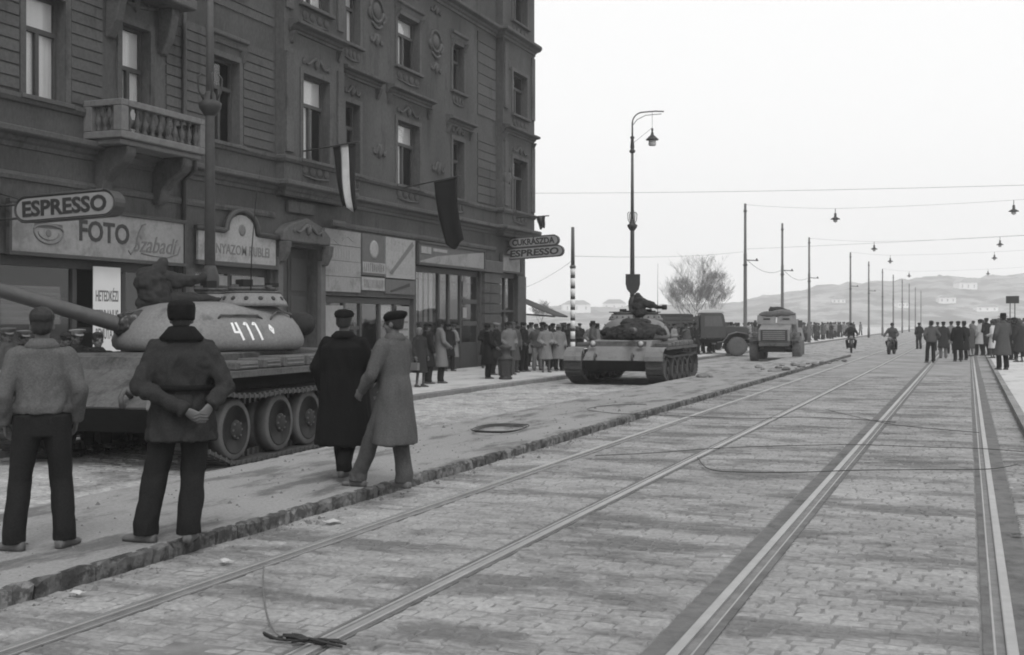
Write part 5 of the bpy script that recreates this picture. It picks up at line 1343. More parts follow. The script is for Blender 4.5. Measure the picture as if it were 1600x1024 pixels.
c = M_c
# --- four men in the foreground on the platform
def toward(u_dir, f_dir): return RH * u_dir + FH * f_dir
p = feet_at(66, 858, PLATZ); fdir = Vector((p.x, p.y, 0)).normalized()
ms, s = person_meshes(vox=.0115, fold=.013, fs=(9, 9, 4), coat='jacket', hem=.985, cap='hair', lf=(-.19, .0), rf=(.15, .02), lyaw=.9, ryaw=-.55, elb=((-.262, -.07, 1.13), (.255, -.07, 1.14)), wri=((-.25, .04, .92), (.235, .06, .93)), head=(-.12, .02), tw=1.02, seed=1.3, arm=.9, lapel=False, slim=.87, cw=1.0)
spawn(ms, s, (p.x, p.y, PLATZ), yaw_of(fdir), 1.75, dict(coat=c['jk'], trousers=c['dk'], collar=c['jk'], shoe=M_shoel), 'bare-headed man in a light waist-length jacket seen from behind, leftmost in the foreground')
p = feet_at(284, 846, PLATZ); fdir = Vector((p.x, p.y, 0)).normalized()
ms, s = person_meshes(vox=.0115, fold=.02, fs=(9, 9, 5.5), coat='coat', hem=.735, flare=.75, cap='ushanka', lf=(-.25, .03), rf=(.05, -.02), lyaw=.95, ryaw=-.2, elb=((-.29, -.12, 1.13), (.31, -.13, 1.13)), wri=((.03, -.255, .965), (.20, -.235, 1.0)), htw=(1.1, -1.0), head=(-.1, .05), tw=1.12, seed=7.7, lapel=False, slim=1.1, cw=1.3, ch=.035, arm=.95, belt=1.12)
spawn(ms, s, (p.x, p.y, PLATZ), yaw_of(fdir), 1.81, dict(coat=c['dg'], trousers=c['dk'], collar=c['blk'], cap=c['blk'], shoe=M_shoel), 'man in dark hip-length coat and fur cap with hands clasped behind his back')
p = feet_at(538, 750, PLATZ); fdir = toward(.25, 1).normalized()
ms, s = person_meshes(vox=.0125, fold=.016, fs=(7, 7, 1.6), coat='coat', hem=.36, flare=.62, cap='flat', lf=(-.09, .22), rf=(.06, -.16, .05), lyaw=.1, ryaw=-.1, elb=((-.29, -.05, 1.15), (.28, .02, 1.14)), wri=((-.27, .08, .93), (.24, .2, 1.02)), head=(.15, .02), seed=2.1, lapel=False, slim=1.22, cw=1.1)
spawn(ms, s, (p.x, p.y, PLATZ), yaw_of(fdir), 1.78, dict(coat=c['blk'], trousers=c['blk'], cap=c['blk'], collar=c['blk']), 'man walking away in a near-black long overcoat and flat cap beside the raincoat man')
p = feet_at(615, 764, PLATZ); fdir = toward(-.86, .5).normalized()
ms, s = person_meshes(vox=.0115, fold=.017, fs=(8, 8, 1.3), coat='coat', hem=.44, flare=.85, cap='beret', lf=(-.04, .40), rf=(.08, -.07), lyaw=.05, ryaw=-.3, elb=((-.27, .06, 1.14), (.26, .06, 1.13)), wri=((-.22, .22, .97), (.20, .22, .95)), head=(.2, -.02), hip=(0, -.02), tw=1.0, seed=4.4, slim=.95)
spawn(ms, s, (p.x, p.y, PLATZ), yaw_of(fdir), 1.76, dict(coat=c['rc'], trousers=c['mg'], cap=c['blk'], collar=c['rc'], shoe=M_shoel), 'man in a pale grey raincoat and dark beret stepping to the left near the kerb')

# --- lower detail people for the pavements
KIND = {}
def kind(k, **kw): KIND[k] = person_meshes(vox=.024, fold=.003, **kw)
kind('coat_cap', hem=.5, cap='flat', seed=1)
kind('coat_hat', hem=.45, cap='hat', seed=2, head=(.3, 0), elb=((-.27, -.02, 1.14), (.26, .03, 1.14)), wri=((-.24, .12, .95), (.2, .2, 1.02)))
kind('coat_beret', hem=.55, cap='beret', seed=3, wri=((-.2, .1, .95), (.22, .1, .93)), lf=(-.09, .12), rf=(.1, -.1))
kind('jacket_cap', coat='coat', hem=.8, cap='flat', seed=4, elb=((-.3, -.06, 1.15), (.3, -.06, 1.15)), wri=((-.2, .13, 1.0), (.2, .13, 1.0)))
kind('jacket_bare', coat='jacket', hem=.92, cap='hair', seed=5, lf=(-.13, .0), rf=(.15, .05))
kind('woman_scarf', hem=.42, cap='scarf', woman=True, seed=6, slim=.92, bag=1)
kind('woman_hair', hem=.46, cap='hair', woman=True, seed=7, slim=.9, wri=((-.15, .2, 1.05), (.15, .2, 1.03)))
kind('soldier', hem=.72, cap='peaked', seed=8)
kind('coat_folded', hem=.52, cap='flat', seed=11, head=(-.4, .05), elb=((-.29, .0, 1.13), (.29, .0, 1.13)), wri=((.02, .24, 1.15), (-.02, .24, 1.12)), lf=(-.14, .05), rf=(.12, -.06))
kind('coat_point', hem=.6, cap='hat', seed=12, head=(.35, 0), elb=((-.28, -.04, 1.14), (.32, .16, 1.33)), wri=((-.24, .1, .95), (.34, .42, 1.42)), lf=(-.1, .14), rf=(.1, -.12))
kind('jacket_pockets', hem=.86, cap='hair', seed=13, head=(.5, .1), elb=((-.31, -.1, 1.15), (.31, -.1, 1.15)), wri=((-.21, .06, .97), (.21, .06, .97)), lf=(-.17, .02), rf=(.12, .08), lean=.05)
kind('rider', coat='jacket', hem=.9, cap='helmet', seed=9, lf=(-.2, .10, .25), rf=(.2, .10, .25), knee=((-.25, .32, .74), (.25, .32, .74)), hip_z=.90, lean=.1, elb=((-.34, .22, 1.14), (.34, .22, 1.14)), wri=((-.34, .50, 1.05), (.34, .50, 1.05)))
def put(k, u, v, z, face, h, coat, trou='dk', cap='dk', label='', group=None, **kw):
    ms, s = KIND[k]; p = gnd(u, v, z)
    if kw.get('nobag', True): ms = [m for m in ms if m[0] != 'BAG']
    fd = toward(*face).normalized()
    return spawn(ms, s, (p.x, p.y, z), yaw_of(fd), h, dict(coat=c[coat], trousers=c[trou], cap=c[cap], collar=c[coat], bag=c['gr'], baglabel=kw.get('bl', '')), label, group)
PZ = PAVZ
# behind the gun barrel, on the pavement
def head_at(u, v, depth, zf, h):
    """foot pixel for someone whose head top is seen at pixel row v when standing at this depth"""
    return HV + FPX * (CAMH - zf) / depth
for (u, dep, k, coat, cap, h, lab) in (
    (12, 17.6, 'soldier', 'mg', 'gr', 1.68, 'man in a pale peaked cap at the left edge behind the light-jacketed man'),
    (38, 17.9, 'soldier', 'dk', 'lt', 1.64, 'short figure in a light cap just left of the bare-headed man'),
    (104, 18.2, 'coat_cap', 'dk', 'dg', 1.60, 'dark-coated bystander half hidden right of the bare-headed man'),
    (121, 17.2, 'soldier', 'dg', 'pl', 1.66, 'bystander with a pale cap standing under the gun barrel'),
    (153, 16.6, 'jacket_bare', 'dk', 'dk', 1.62, 'young bare-headed bystander in front of the white poster')):
    p = at_dist(u, HV, dep); fd = Vector((1, -.6, 0)).normalized()
    ms, s = KIND[k]; ms = [m for m in ms if m[0] != 'BAG']
    spawn(ms, s, (p.x, p.y, PZ), yaw_of(fd), h, dict(coat=c[coat], trousers=c['dk'], cap=c[cap], collar=c[coat]), lab)
# right of the raincoat man
G1 = None
put('woman_scarf', 656, 605, PZ, (.6, -.5), 1.62, 'dg', 'mg', 'gr', 'woman in headscarf and dark coat holding a grey bag near the kerb', nobag=False, bl='grey shopping bag held by the woman in the headscarf')
put('coat_cap', 668, 600, PZ, (.7, .5), 1.72, 'dk', 'dk', 'blk', 'man in dark overcoat just behind the woman with the bag')
put('coat_hat', 688, 599, PZ, (.9, .3), 1.82, 'gr', 'dk', 'dg', 'tall man in a grey tweed overcoat and hat beside the dark-coated man')
put('woman_hair', 709, 577, PZ, (-.8, -.5), 1.68, 'lt', 'mg', 'dg', 'woman in a light coat with folded arms by the shop wall')
put('coat_beret', 701, 580, PZ, (.5, -.6), 1.70, 'dk', 'dk', 'blk', 'dark figure in a beret close behind the grey tweed overcoat')
put('jacket_bare', 648, 581, PZ, (.6, -.7), 1.72, 'mg', 'dk', 'dk', 'man by the shopfront whose head shows left of the headscarf woman')
put('woman_hair', 718, 571, PZ, (.2, -.8), 1.62, 'mg', 'mg', 'dk', 'figure in the shop doorway beside the light coated woman')
# around the litter bin
put('coat_hat', 762, 592, PZ, (.9, .3), 1.68, 'blk', 'blk', 'blk', 'stout figure in a long black coat left of the litter bin')
put('coat_beret', 776, 586, PZ, (.8, -.3), 1.74, 'dk', 'dk', 'gr', 'man with light papers at his chest directly behind the litter bin')
put('jacket_cap', 818, 581, PZ, (.6, -.4), 1.76, 'dk', 'dk', 'dk', 'man in dark short coat standing right of the litter bin')
put('jacket_pockets', 838, 579, PZ, (.3, -.8), 1.70, 'mg', 'gr', 'dk', 'man in pale trousers and grey jacket between two dark onlookers')
put('woman_scarf', 852, 578, PZ, (.1, -.9), 1.66, 'mg', 'dk', 'lt', 'woman in a pale headscarf beside the man in pale trousers')
put('coat_cap', 864, 578, PZ, (.2, -.7), 1.72, 'dg', 'dk', 'dk', 'man in charcoal coat nearest the left mudguard of the second tank')
put('coat_point', 806, 569, PZ, (.5, -.7), 1.78, 'dk', 'dk', 'blk', 'tall dark man in a hat by the building corner')
put('woman_hair', 826, 566, PZ, (.5, -.7), 1.64, 'lt', 'mg', 'dk', 'woman in light coat in the second row by the corner awning')
put('coat_folded', 846, 565, PZ, (.4, -.7), 1.74, 'mg', 'dk', 'dg', 'capped man in the second row left of the striped pole')
put('soldier', 878, 562, PZ, (.3, -.7), 1.72, 'mg', 'dk', 'lt', 'man in a light peaked cap behind the second tank\'s mudguard')
put('jacket_bare', 892, 560, PZ, (.3, -.7), 1.70, 'dg', 'dk', 'dk', 'bare-headed man at the foot of the striped pole')
put('coat_beret', 906, 558, PZ, (.2, -.8), 1.70, 'dk', 'dk', 'dk', 'man in a beret between striped pole and tank turret')
put('coat_hat', 790, 564, PZ, (.6, -.5), 1.74, 'dk', 'dk', 'dk', 'man in dark hat against the rusticated pier')
put('woman_scarf', 740, 570, PZ, (.6, -.5), 1.60, 'dk', 'dk', 'mg', 'woman in dark headscarf standing at the shop wall left of the black coat')
G2 = 'onlookers packed at the building corner'
rr = random.Random(21)
for i in range(30):
    x = RK - 1.0 - rr.random() * 3.6; y = rr.uniform(36.5, 50)
    if -x > 15.8 and y < 40: continue
    ms, s = KIND[rr.choice(['coat_folded', 'coat_point', 'jacket_pockets', 'coat_cap', 'coat_hat', 'coat_beret', 'jacket_cap', 'jacket_bare', 'woman_scarf', 'woman_hair'])]; ms = [m for m in ms if m[0] != 'BAG']
    cc = rr.choice(['dk', 'dk', 'dg', 'mg', 'gr', 'lt'])
    spawn(ms, s, (x, y, PZ), yaw_of(Vector((1, rr.uniform(-1.6, .2), 0)).normalized()), rr.uniform(1.58, 1.78), dict(coat=c[cc], trousers=c[rr.choice(['dk', 'mg'])], cap=c[rr.choice(['dk', 'dg', 'mg', 'lt'])], collar=c[cc]), 'half hidden onlooker in the dense crowd between the building corner and the second tank', G2)
G3 = 'onlookers packed on the right pavement'
for i in range(26):
    u = rr.uniform(1512, 1625); v = rr.uniform(541, 556) - (8 if u < 1540 else 0)
    p = gnd(u, v, PLATZ)
    if p.x < KR + .35: p.x = KR + .4 + rr.random() * 1.2
    ms, s = KIND[rr.choice(['coat_folded', 'coat_point', 'jacket_pockets', 'coat_cap', 'coat_hat', 'coat_beret', 'jacket_cap', 'jacket_bare', 'woman_scarf', 'woman_hair'])]; ms = [m for m in ms if m[0] != 'BAG']
    cc = rr.choice(['dk', 'dk', 'dk', 'dg', 'mg', 'gr'])
    spawn(ms, s, (p.x, p.y, PLATZ), yaw_of(Vector((rr.uniform(-1.2, .4), .8, 0)).normalized()), rr.uniform(1.68, 1.86), dict(coat=c[cc], trousers=c['dk'], cap=c[rr.choice(['dk', 'dg', 'mg'])], collar=c[cc]), 'half hidden onlooker in the back rows of the right pavement crowd', G3)
# far onlookers along the left kerb: nothing tells them apart
ks = ['coat_folded', 'coat_point', 'jacket_pockets', 'coat_cap', 'coat_hat', 'coat_beret', 'jacket_cap', 'jacket_bare', 'woman_scarf', 'woman_hair']
rr = random.Random(11)
for i in range(140):
    y = 57 + 105 * (i / 139) ** 1.3 + rr.uniform(-.6, .6); x = RK - .6 - rr.random() * 1.9
    if i % 3 == 0: x -= 1.6
    ms, s = KIND[rr.choice(ks)]; ms = [m for m in ms if m[0] not in ('BAG', 'collar')]
    cc = rr.choice(['dk', 'dk', 'dg', 'mg', 'mg', 'gr', 'lt'])
    spawn(ms, s, (x, y, PZ), yaw_of(Vector((1, rr.uniform(-.9, .5), 0)).normalized()), rr.uniform(1.6, 1.78), dict(coat=c[cc], trousers=c['dk'], cap=c[rr.choice(['dk', 'dg', 'mg'])], collar=c[cc]), 'distant onlooker in the long row along the far left kerb', 'onlookers along the far left kerb')
# right-hand crowd on and beside the tracks
R0 = 0.0
put('jacket_cap', 1436, 546, -.02, (-.3, 1), 1.72, 'dk', 'dk', 'dk', 'dark figure walking off alone, leftmost of the right-hand crowd')
put('jacket_pockets', 1455, 567, 0, (.0, 1), 1.80, 'mg', 'dk', 'dk', 'bare-headed man in a grey jacket standing on the middle rail seen from behind')
put('coat_cap', 1474, 560, 0, (.1, 1), 1.76, 'dg', 'gr', 'dk', 'capped man right beside the grey jacketed man on the rail')
put('coat_beret', 1486, 553, 0, (-.3, 1), 1.78, 'gr', 'dk', 'dk', 'man in grey coat just behind the broad dark overcoat')
put('coat_cap', 1497, 565, 0, (.1, 1), 1.78, 'blk', 'dk', 'dk', 'man in broad near-black overcoat with his back to us in the right crowd')
put('coat_hat', 1506, 563, 0, (-.2, 1), 1.76, 'dk', 'dk', 'dg', 'man in hat close on the right of the near-black overcoat')
put('woman_scarf', 1517, 557, 0, (-.5, .7), 1.66, 'mg', 'gr', 'gr', 'woman in a grey headscarf in the middle of the right crowd')
put('jacket_pockets', 1521, 545, 0, (-.4, .9), 1.82, 'gr', 'dk', 'dk', 'tall bare-headed man sticking out at the back of the right crowd')
put('coat_beret', 1531, 556, PLATZ, (-.6, .6), 1.78, 'pl', 'dk', 'dg', 'man in a pale coat bending among the dark figures on the right pavement')
put('coat_folded', 1541, 556, PLATZ, (-.5, .8), 1.84, 'dk', 'dk', 'blk', 'tall capped man in dark coat towards the signboard')
put('woman_hair', 1551, 560, PLATZ, (-.7, .5), 1.70, 'wh', 'mg', 'dk', 'woman in a nearly white coat left of the big grey overcoat')
put('coat_hat', 1567, 578, PLATZ, (-.2, 1), 1.92, 'mg', 'dk', 'dk', 'tallest man in a wide grey overcoat and hat, nearest in the right crowd')
put('coat_cap', 1584, 563, PLATZ, (-.4, .9), 1.84, 'dk', 'dk', 'dk', 'dark-coated man just right of the wide grey overcoat')
put('woman_scarf', 1593, 566, PLATZ, (-.3, .9), 1.74, 'dg', 'dk', 'mg', 'woman in charcoal coat and scarf at the right edge of the picture')
put('jacket_cap', 1602, 558, PLATZ, (-.5, .8), 1.84, 'mg', 'dk', 'dg', 'man cut by the right edge of the picture in a short grey coat')
put('coat_beret', 1560, 551, PLATZ, (-.5, .8), 1.84, 'dk', 'dk', 'dk', 'man in a beret under the dark signboard')
put('soldier', 1576, 548, PLATZ, (-.5, .8), 1.86, 'mg', 'dk', 'dk', 'man in a peaked cap behind the wide grey overcoat')
put('coat_hat', 1536, 543, PLATZ, (-.3, .9), 1.74, 'dk', 'dk', 'mg', 'man in a grey hat at the back of the crowd under the hill house')
put('coat_cap', 1590, 545, PLATZ, (-.5, .8), 1.82, 'dg', 'dk', 'dk', 'capped man in the back row at the far right')
put('jacket_cap', 1465, 549, 0, (.2, 1), 1.74, 'mg', 'dk', 'dk', 'man in short grey coat behind the gap left of the capped man')
# motorcycles and riders
for (u, v, cc, l1, l2) in ((1330, 551, 'dk', 'motorcycle on the left, nearer the kerb, ridden towards us', 'rider in dark clothes on the left motorcycle'),
                           (1393, 554, 'mg', 'motorcycle on the right, leaning slightly, ridden along the tracks', 'rider in lighter jacket on the right motorcycle')):
    p = gnd(u, v, -.02); yw = -PI / 2 + math.radians(6 if u < 1350 else -8)
    motorbike((p.x, p.y, -.02), yw, l1)
    ms, s = KIND['rider']
    d = Vector((math.cos(yw), math.sin(yw), 0))
    spawn(ms, s, (p.x - d.x * .26, p.y - d.y * .26, -.06), yaw_of(d), 1.75, dict(coat=c[cc], trousers=c['dk'], cap=c['dk'], collar=c[cc]), l2)
# ------------------------------------------------------------------ street furniture
def lamp_post(loc, label, arm_dir, shield=False):
    t = thing('street_lamp', label, 'street lamp', loc, 0, 'tall iron lamp posts along the left pavement')
    q = MB(); q.lathe([(.20, 0), (.20, .25), (.15, .35), (.145, 2.3), (.17, 2.4), (.17, 2.6), (.13, 2.72), (.105, 2.8)], n=16); q.build('base_column', M_irond, t)
    q = MB(); q.lathe([(.10, 2.79), (.085, 5.6), (.10, 5.62)], n=14); q.lathe([(.075, 5.95), (.055, 8.9), (.02, 8.92)], n=12); q.build('pole', M_iron, t)
    q = MB(); q.lathe([(.10, 5.55), (.20, 5.70), (.215, 5.78), (.12, 5.84), (.10, 5.95), (.06, 6.02)], n=16)
    for k in range(4):
        a = PI / 4 + PI / 2 * k; q.tube([(.09 * math.cos(a), .09 * math.sin(a), 5.8), (.2 * math.cos(a), .2 * math.sin(a), 6.0), (.22 * math.cos(a), .22 * math.sin(a), 6.25), (.15 * math.cos(a), .15 * math.sin(a), 6.32)], .018, 6)
    q.build('collar', M_irond, t)
    q = MB(); q.lathe([(.05, 8.75), (.12, 8.8), (.13, 8.86), (.07, 8.92), (.09, 9.0), (.06, 9.35), (.1, 9.4), (.03, 9.5)], n=12); q.build('finial', M_irond, t)
    a = Vector((arm_dir[0], arm_dir[1], 0)).normalized()
    q = MB(); q.tube([Vector((0, 0, 9.4)), Vector((0, 0, 10.0))] + [a * (.45 - .45 * math.cos(w)) + Vector((0, 0, 10.0 + .45 * math.sin(w))) for w in [PI / 2 * k / 6 for k in range(1, 7)]] + [a * .95 + Vector((0, 0, 10.48)), a * 1.3 + Vector((0, 0, 10.46))], [.04, .035] + [.03] * 8, 8)
    q.tube([Vector((0, 0, 9.9)), a * .2 + Vector((0, 0, 10.15)), a * .55 + Vector((0, 0, 10.32)), a * 1.2 + Vector((0, 0, 10.36))], .015, 6); q.build('arm', M_iron, t)
    e = a * .82
    q = MB(); q.tube([e + Vector((0, 0, 10.47)), e + Vector((0, 0, 9.75))], .008, 5); q.tube([e + Vector((0, 0, 9.8)), Vector((0, 0, 9.15))], .007, 5); q.build('wire', M_cable, t)
    q = MB(); q.lathe([(.03, 9.78), (.05, 9.72), (.03, 9.64), (.05, 9.60), (.07, 9.5), (.26, 9.32), (.27, 9.29), (.15, 9.285)], (e.x, e.y, 0), 16); lh = q.build('lamp_shade', M_irond, t)
    q = MB(); q.lathe([(.15, 9.28), (.16, 9.1), (.13, 9.05), (.02, 9.04)], (e.x, e.y, 0), 14); q.build('lamp_glass', M_lampglass, lh)
    if shield:
        d = Vector((math.sin(.4), -math.cos(.4), 0)); sx = Vector((d.y * -1, d.x, 0)); sx = Vector((math.cos(.4), math.sin(.4), 0))
        ol = [(-.30, .44), (.30, .44), (.30, .02), (.24, -.2), (.12, -.34), (0, -.42), (-.12, -.34), (-.24, -.2), (-.30, .02)]
        q = MB(); q.prism(ol, lambda u, w: d * .14 + sx * u + Vector((0, 0, 3.3 + w)), lambda u, w: d * .17 + sx * u + Vector((0, 0, 3.3 + w))); q.build('shield_sign', M_black, t)
    return t
def lamp_xy(u, X):
    k = X / (-FPX * ST + (u - 800) * CT); return (X, (FPX * CT + (u - 800) * ST) * k, PAVZ)
lamp_post(lamp_xy(988, -13.0), 'tall lamp post behind the second tank with curved arm, hanging lantern and dark shield sign', (1, .25), True)
lamp_post(lamp_xy(328, -13.0), 'thick near lamp post with ornamental collar standing in front of the shop signs', (1, .25))
# striped pole
x, y, z = lamp_xy(895, -13.2)
t = thing('striped_pole', 'thin pole with dark and pale bands below, left of the tall lamp post', 'pole', (x, y, PAVZ))
q = MB(); q.lathe([(.075, 3.7), (.06, 5.15), (.01, 5.16)], n=10); q.lathe([(.1, 3.68), (.12, 3.74), (.08, 3.8)], n=10); q.build('upper_pole', M_iron, t)
zz = .4; k = 0
q = MB(); q.lathe([(.13, 0), (.13, .398)], n=12); q.build('foot', M_irond, t)
while zz < 3.69:
    hgt = .11 if k % 2 else .27
    q = MB(); q.lathe([(.085, zz + .001), (.085, min(3.69, zz + hgt))], n=12); q.build('black_band' if k % 2 else 'white_band', M_irond if k % 2 else M_white, t); zz += hgt; k += 1
# bin
p = gnd(790, 593, PAVZ)
t = thing('litter_bin', 'waist-high dark iron litter bin with a narrower neck on the pavement edge', 'litter bin', (p.x, p.y, PAVZ))
q = MB(); q.lathe([(.2, 0), (.21, .06), (.17, .09), (.18, .12), (.21, .55), (.22, .60)], n=16); q.build('barrel', M_irond, t)
for a in range(8):
    q = MB(); q.box((.185, -.03, .12), (.225, .03, .56), 0, Matrix.Rotation(2 * PI * a / 8, 4, 'Z')); q.build('rib', M_irond, t)
q = MB(); q.lathe([(.235, .60), (.24, .66), (.16, .70), (.13, .8), (.15, .92), (.2, .97), (.2, 1.01), (.12, 1.06), (.02, 1.08)], n=16); q.build('lid', M_irond, t)
# tram poles
POLES = [(-12.75, 72.8, 9.0), (-12.75, 88.3, 9.0), (-12.75, 104, 9.0), (-11.3, 126, 9.0), (-11.0, 146, 9.0), (-10.8, 167, 9.0), (-10.6, 188, 9.0), (-10.4, 210, 9.0), (-10.3, 233, 9.0), (-10.2, 258, 9.0), (-10.1, 286, 9.0)]
for i, (x, y, h) in enumerate(POLES):
    z0 = PAVZ if x < RK else ROADZ
    lab = ['nearest tram pole, tallest in the row, directly above the armoured truck', 'second tram pole, just right of the armoured truck', 'third tram pole, right of the gap after the armoured truck', 'fourth tram pole, in the middle of the far road'][i] if i < 4 else '%s tram pole counted from the armoured truck, thin and fading in the distance' % ('fifth', 'sixth', 'seventh', 'eighth', 'ninth', 'tenth', 'eleventh')[i - 4]
    t = thing('tram_pole', lab, 'pole', (x, y, z0), 0, 'tram wire poles along the far road')
    q = MB(); q.lathe([(.14, 0), (.14, 1.1), (.115, 1.15), (.10, 5.9), (.085, 6.0), (.075, h), (.01, h + .02)], n=10); q.build('mast', M_iron, t)
    q = MB(); q.lathe([(.12, 5.2), (.15, 5.25), (.12, 5.3)], n=10); q.lathe([(.10, h - .5), (.12, h - .46), (.1, h - .4)], n=10); q.build('collar', M_irond, t)
    if i < 5:
        q = MB(); q.tube([(0, 0, 5.55), (.8, 0, 5.5)], .03, 6); q.lathe([(.05, 0), (.06, .1), (.02, .14)], (.7, 0, 5.5), 8); q.build('bracket', M_irond, t)
def cable(name, label, pts, r, cat='cable', group=None, sag=0.0, m=M_cable, smooth=True):
    t = MB(); P = [Vector(p) for p in pts]
    if sag:
        P = []
        for a, b in zip([Vector(p) for p in pts], [Vector(p) for p in pts][1:]):
            for k in range(12): f = k / 12; v = a.lerp(b, f); v.z -= sag * 4 * f * (1 - f); P.append(v)
        P.append(Vector(pts[-1]))
    elif smooth and len(P) > 2:
        Q = []
        for i in range(len(P) - 1):
            p0, p1, p2, p3 = P[max(i - 1, 0)], P[i], P[i + 1], P[min(i + 2, len(P) - 1)]
            for k in range(6):
                f = k / 6; Q.append(.5 * ((2 * p1) + (p2 - p0) * f + (2 * p0 - 5 * p1 + 4 * p2 - p3) * f * f + (3 * p1 - p0 - 3 * p2 + p3) * f ** 3))
        P = Q + [P[-1]]
    t.tube(P, r, 6); o = t.build(name, m); return tag(o, label, cat, group)
GW = 'span wires strung across the road'
cable('span_wire', 'uppermost long span wire crossing the whole sky from the building', [(XEND, 47.5, 7.25), (8.5, 47.5, 6.75)], .006, 'wire', GW, .12)
for i, (xr, z) in enumerate(((9.2, 9.05), )): pass
LAMPS = [(0, 'left of the two nearest hanging lamps, over the road right of the nearest tram pole', 'right of the two nearest hanging lamps, almost at the picture edge'), (2, 'left hanging lamp of the second span', 'right hanging lamp of the second span, above the hill'), (3, 'left hanging lamp of the third span', 'right hanging lamp of the third span'), (5, 'faint left hanging lamp of the farthest span', 'faint right hanging lamp of the farthest span')]
ordn = ['nearest', 'second', 'third', 'farthest']
for n, (i, la, lb) in enumerate(LAMPS):
    x, y, h = POLES[i]; xr = 8.6; zt = h - .08
    cable('span_wire', 'lamp-carrying span wire from the top of the %s' % ('nearest tram pole', 'third tram pole', 'fourth tram pole', 'sixth, distant tram pole')[n], [(x, y, zt), (-7.4, y, zt - .42), (2.4, y, zt - .28), (xr, y, zt + .1)], .006, 'wire', GW, .05)
    for xx, lab, dz in ((-7.4, la, -.42), (2.4, lb, -.28)):
        t = thing('hanging_lamp', lab, 'street lamp', (xx, y, zt + dz), 0, 'small lamps hanging from the span wires')
        q = MB(); q.tube([(0, 0, .0), (0, 0, -.28)], .02, 6); q.build('hanger', M_irond, t)
        q = MB(); q.lathe([(.03, -.26), (.07, -.3), (.08, -.5), (.28, -.62), (.28, -.65), (.14, -.66)], n=12); q.build('lamp_shade', M_irond, t)
        q = MB(); q.lathe([(.14, -.661), (.12, -.78), (.02, -.84)], n=12); q.build('lamp_glass', M_lampglass, t)
    q = MB(); q.lathe([(.14, 0), (.10, 5.9), (.075, h), (.01, h + .02)], n=10); o = q.build('tram_pole', M_iron); o.location = (xr + .05, y, PLATZ); tag(o, 'tram pole on the right pavement, outside the picture edge', 'pole', 'tram wire poles on the right pavement')
sx, sy, sz = lamp_xy(895, -13.2)
cable('span_wire', 'low slack wire rising from the striped pole to the nearest tram pole', [(sx, sy, 4.1), (-12.75, 72.8, 6.05)], .006, 'wire', GW, .15)
cable('span_wire', 'lower cross wire running right from the middle of the nearest tram pole', [(-12.75, 72.8, 6.2), (8.6, 72.8, 6.85)], .006, 'wire', GW, .05)
cable('feeder_wire', 'slack wire sagging between the nearest and second tram poles', [(-12.7, 72.8, 5.6), (-12.7, 88.3, 5.6)], .014, 'wire', None, .5)
cable('feeder_wire', 'slack wire sagging between the second and third tram poles', [(-12.7, 88.3, 5.6), (-12.7, 104, 5.6)], .014, 'wire', None, .5)
cable('span_wire', 'slanting wire from the far building corner down to the striped pole', [(XB, 48.0, 3.2), (sx, sy, 3.95)], .006, 'wire', GW, .1)
# signboard on legs in the right crowd
p = gnd(1582, 545, PLATZ); t = thing('signboard', 'dark rectangular signboard on two thin legs rising over the right crowd', 'sign', (p.x, p.y, PLATZ), 0)
k = (p.x * -ST + p.y * CT) / FPX; zc = CAMH + (HV - 468.5) * k - PLATZ; w = 19 * k; hh = 11.5 * k
q = MB(); q.box((-w / 2, -.03, zc - hh / 2), (w / 2, .03, zc + hh / 2)); q.build('board', M_black, t, .008)
q = MB(); q.box((-w * .22, -.025, 0), (-w * .22 + .06, .025, zc - hh / 2 - .002)); q.build('leg', M_iron, t); q = MB(); q.box((w * .22 - .06, -.025, 0), (w * .22, .025, zc - hh / 2 - .002)); q.build('leg', M_iron, t)
# bare trees
def bare_tree(loc, h, seed, label):
    t = thing('bare_tree', label, 'tree', loc, 0, 'bare trees beyond the truck'); rr = random.Random(seed)
    tr = MB(); br = MB(); tw = MB()
    def grow(p, d, L, r, lev):
        n = 4; pts = [p]; rs = [r]
        for k in range(n):
            d = (d + Vector((rr.uniform(-.2, .2), rr.uniform(-.2, .2), rr.uniform(.0, .2)))).normalized()
            p = p + d * L / n; pts.append(p); rs.append(r * (1 - .4 * (k + 1) / n))
        (tr if lev == 0 else br if lev < 3 else tw).tube(pts, rs, 7 if lev == 0 else 5 if lev < 3 else 3)
        if lev < 6:
            for k in range(4 if lev < 3 else 4):
                i = rr.choice((2, 3, 4, 4)); a = rr.uniform(0, 2 * PI); s = rr.uniform(.45, .95)
                ax = Vector((math.cos(a), math.sin(a), 0)); nd = (d + ax * s).normalized()
                grow(pts[i], nd, L * rr.uniform(.6, .86), max(.0048, rs[i] * .6), lev + 1)
    grow(Vector((0, 0, 0)), Vector((0, 0, 1)), h * .3, h * .014, 0)
    tr.build('trunk', M_bark, t); br.build('branches', M_bark, t); stuff(tw.build('twigs', M_bark, t))
for (u, d, h, sd, lab) in ((1098, 118, 9.0, 3, 'large bare tree behind the cargo truck, its twigs against the white sky'), (1112, 124, 7.0, 8, 'smaller bare tree close to the right of the large bare tree'), (1086, 126, 7.2, 12, 'low bare tree at the left of the large bare tree'), (846, 150, 5.0, 21, 'misty bare tree just right of the building corner')):
    p = at_dist(u, HV, d); bare_tree((p.x, p.y, PAVZ), h, sd, lab)
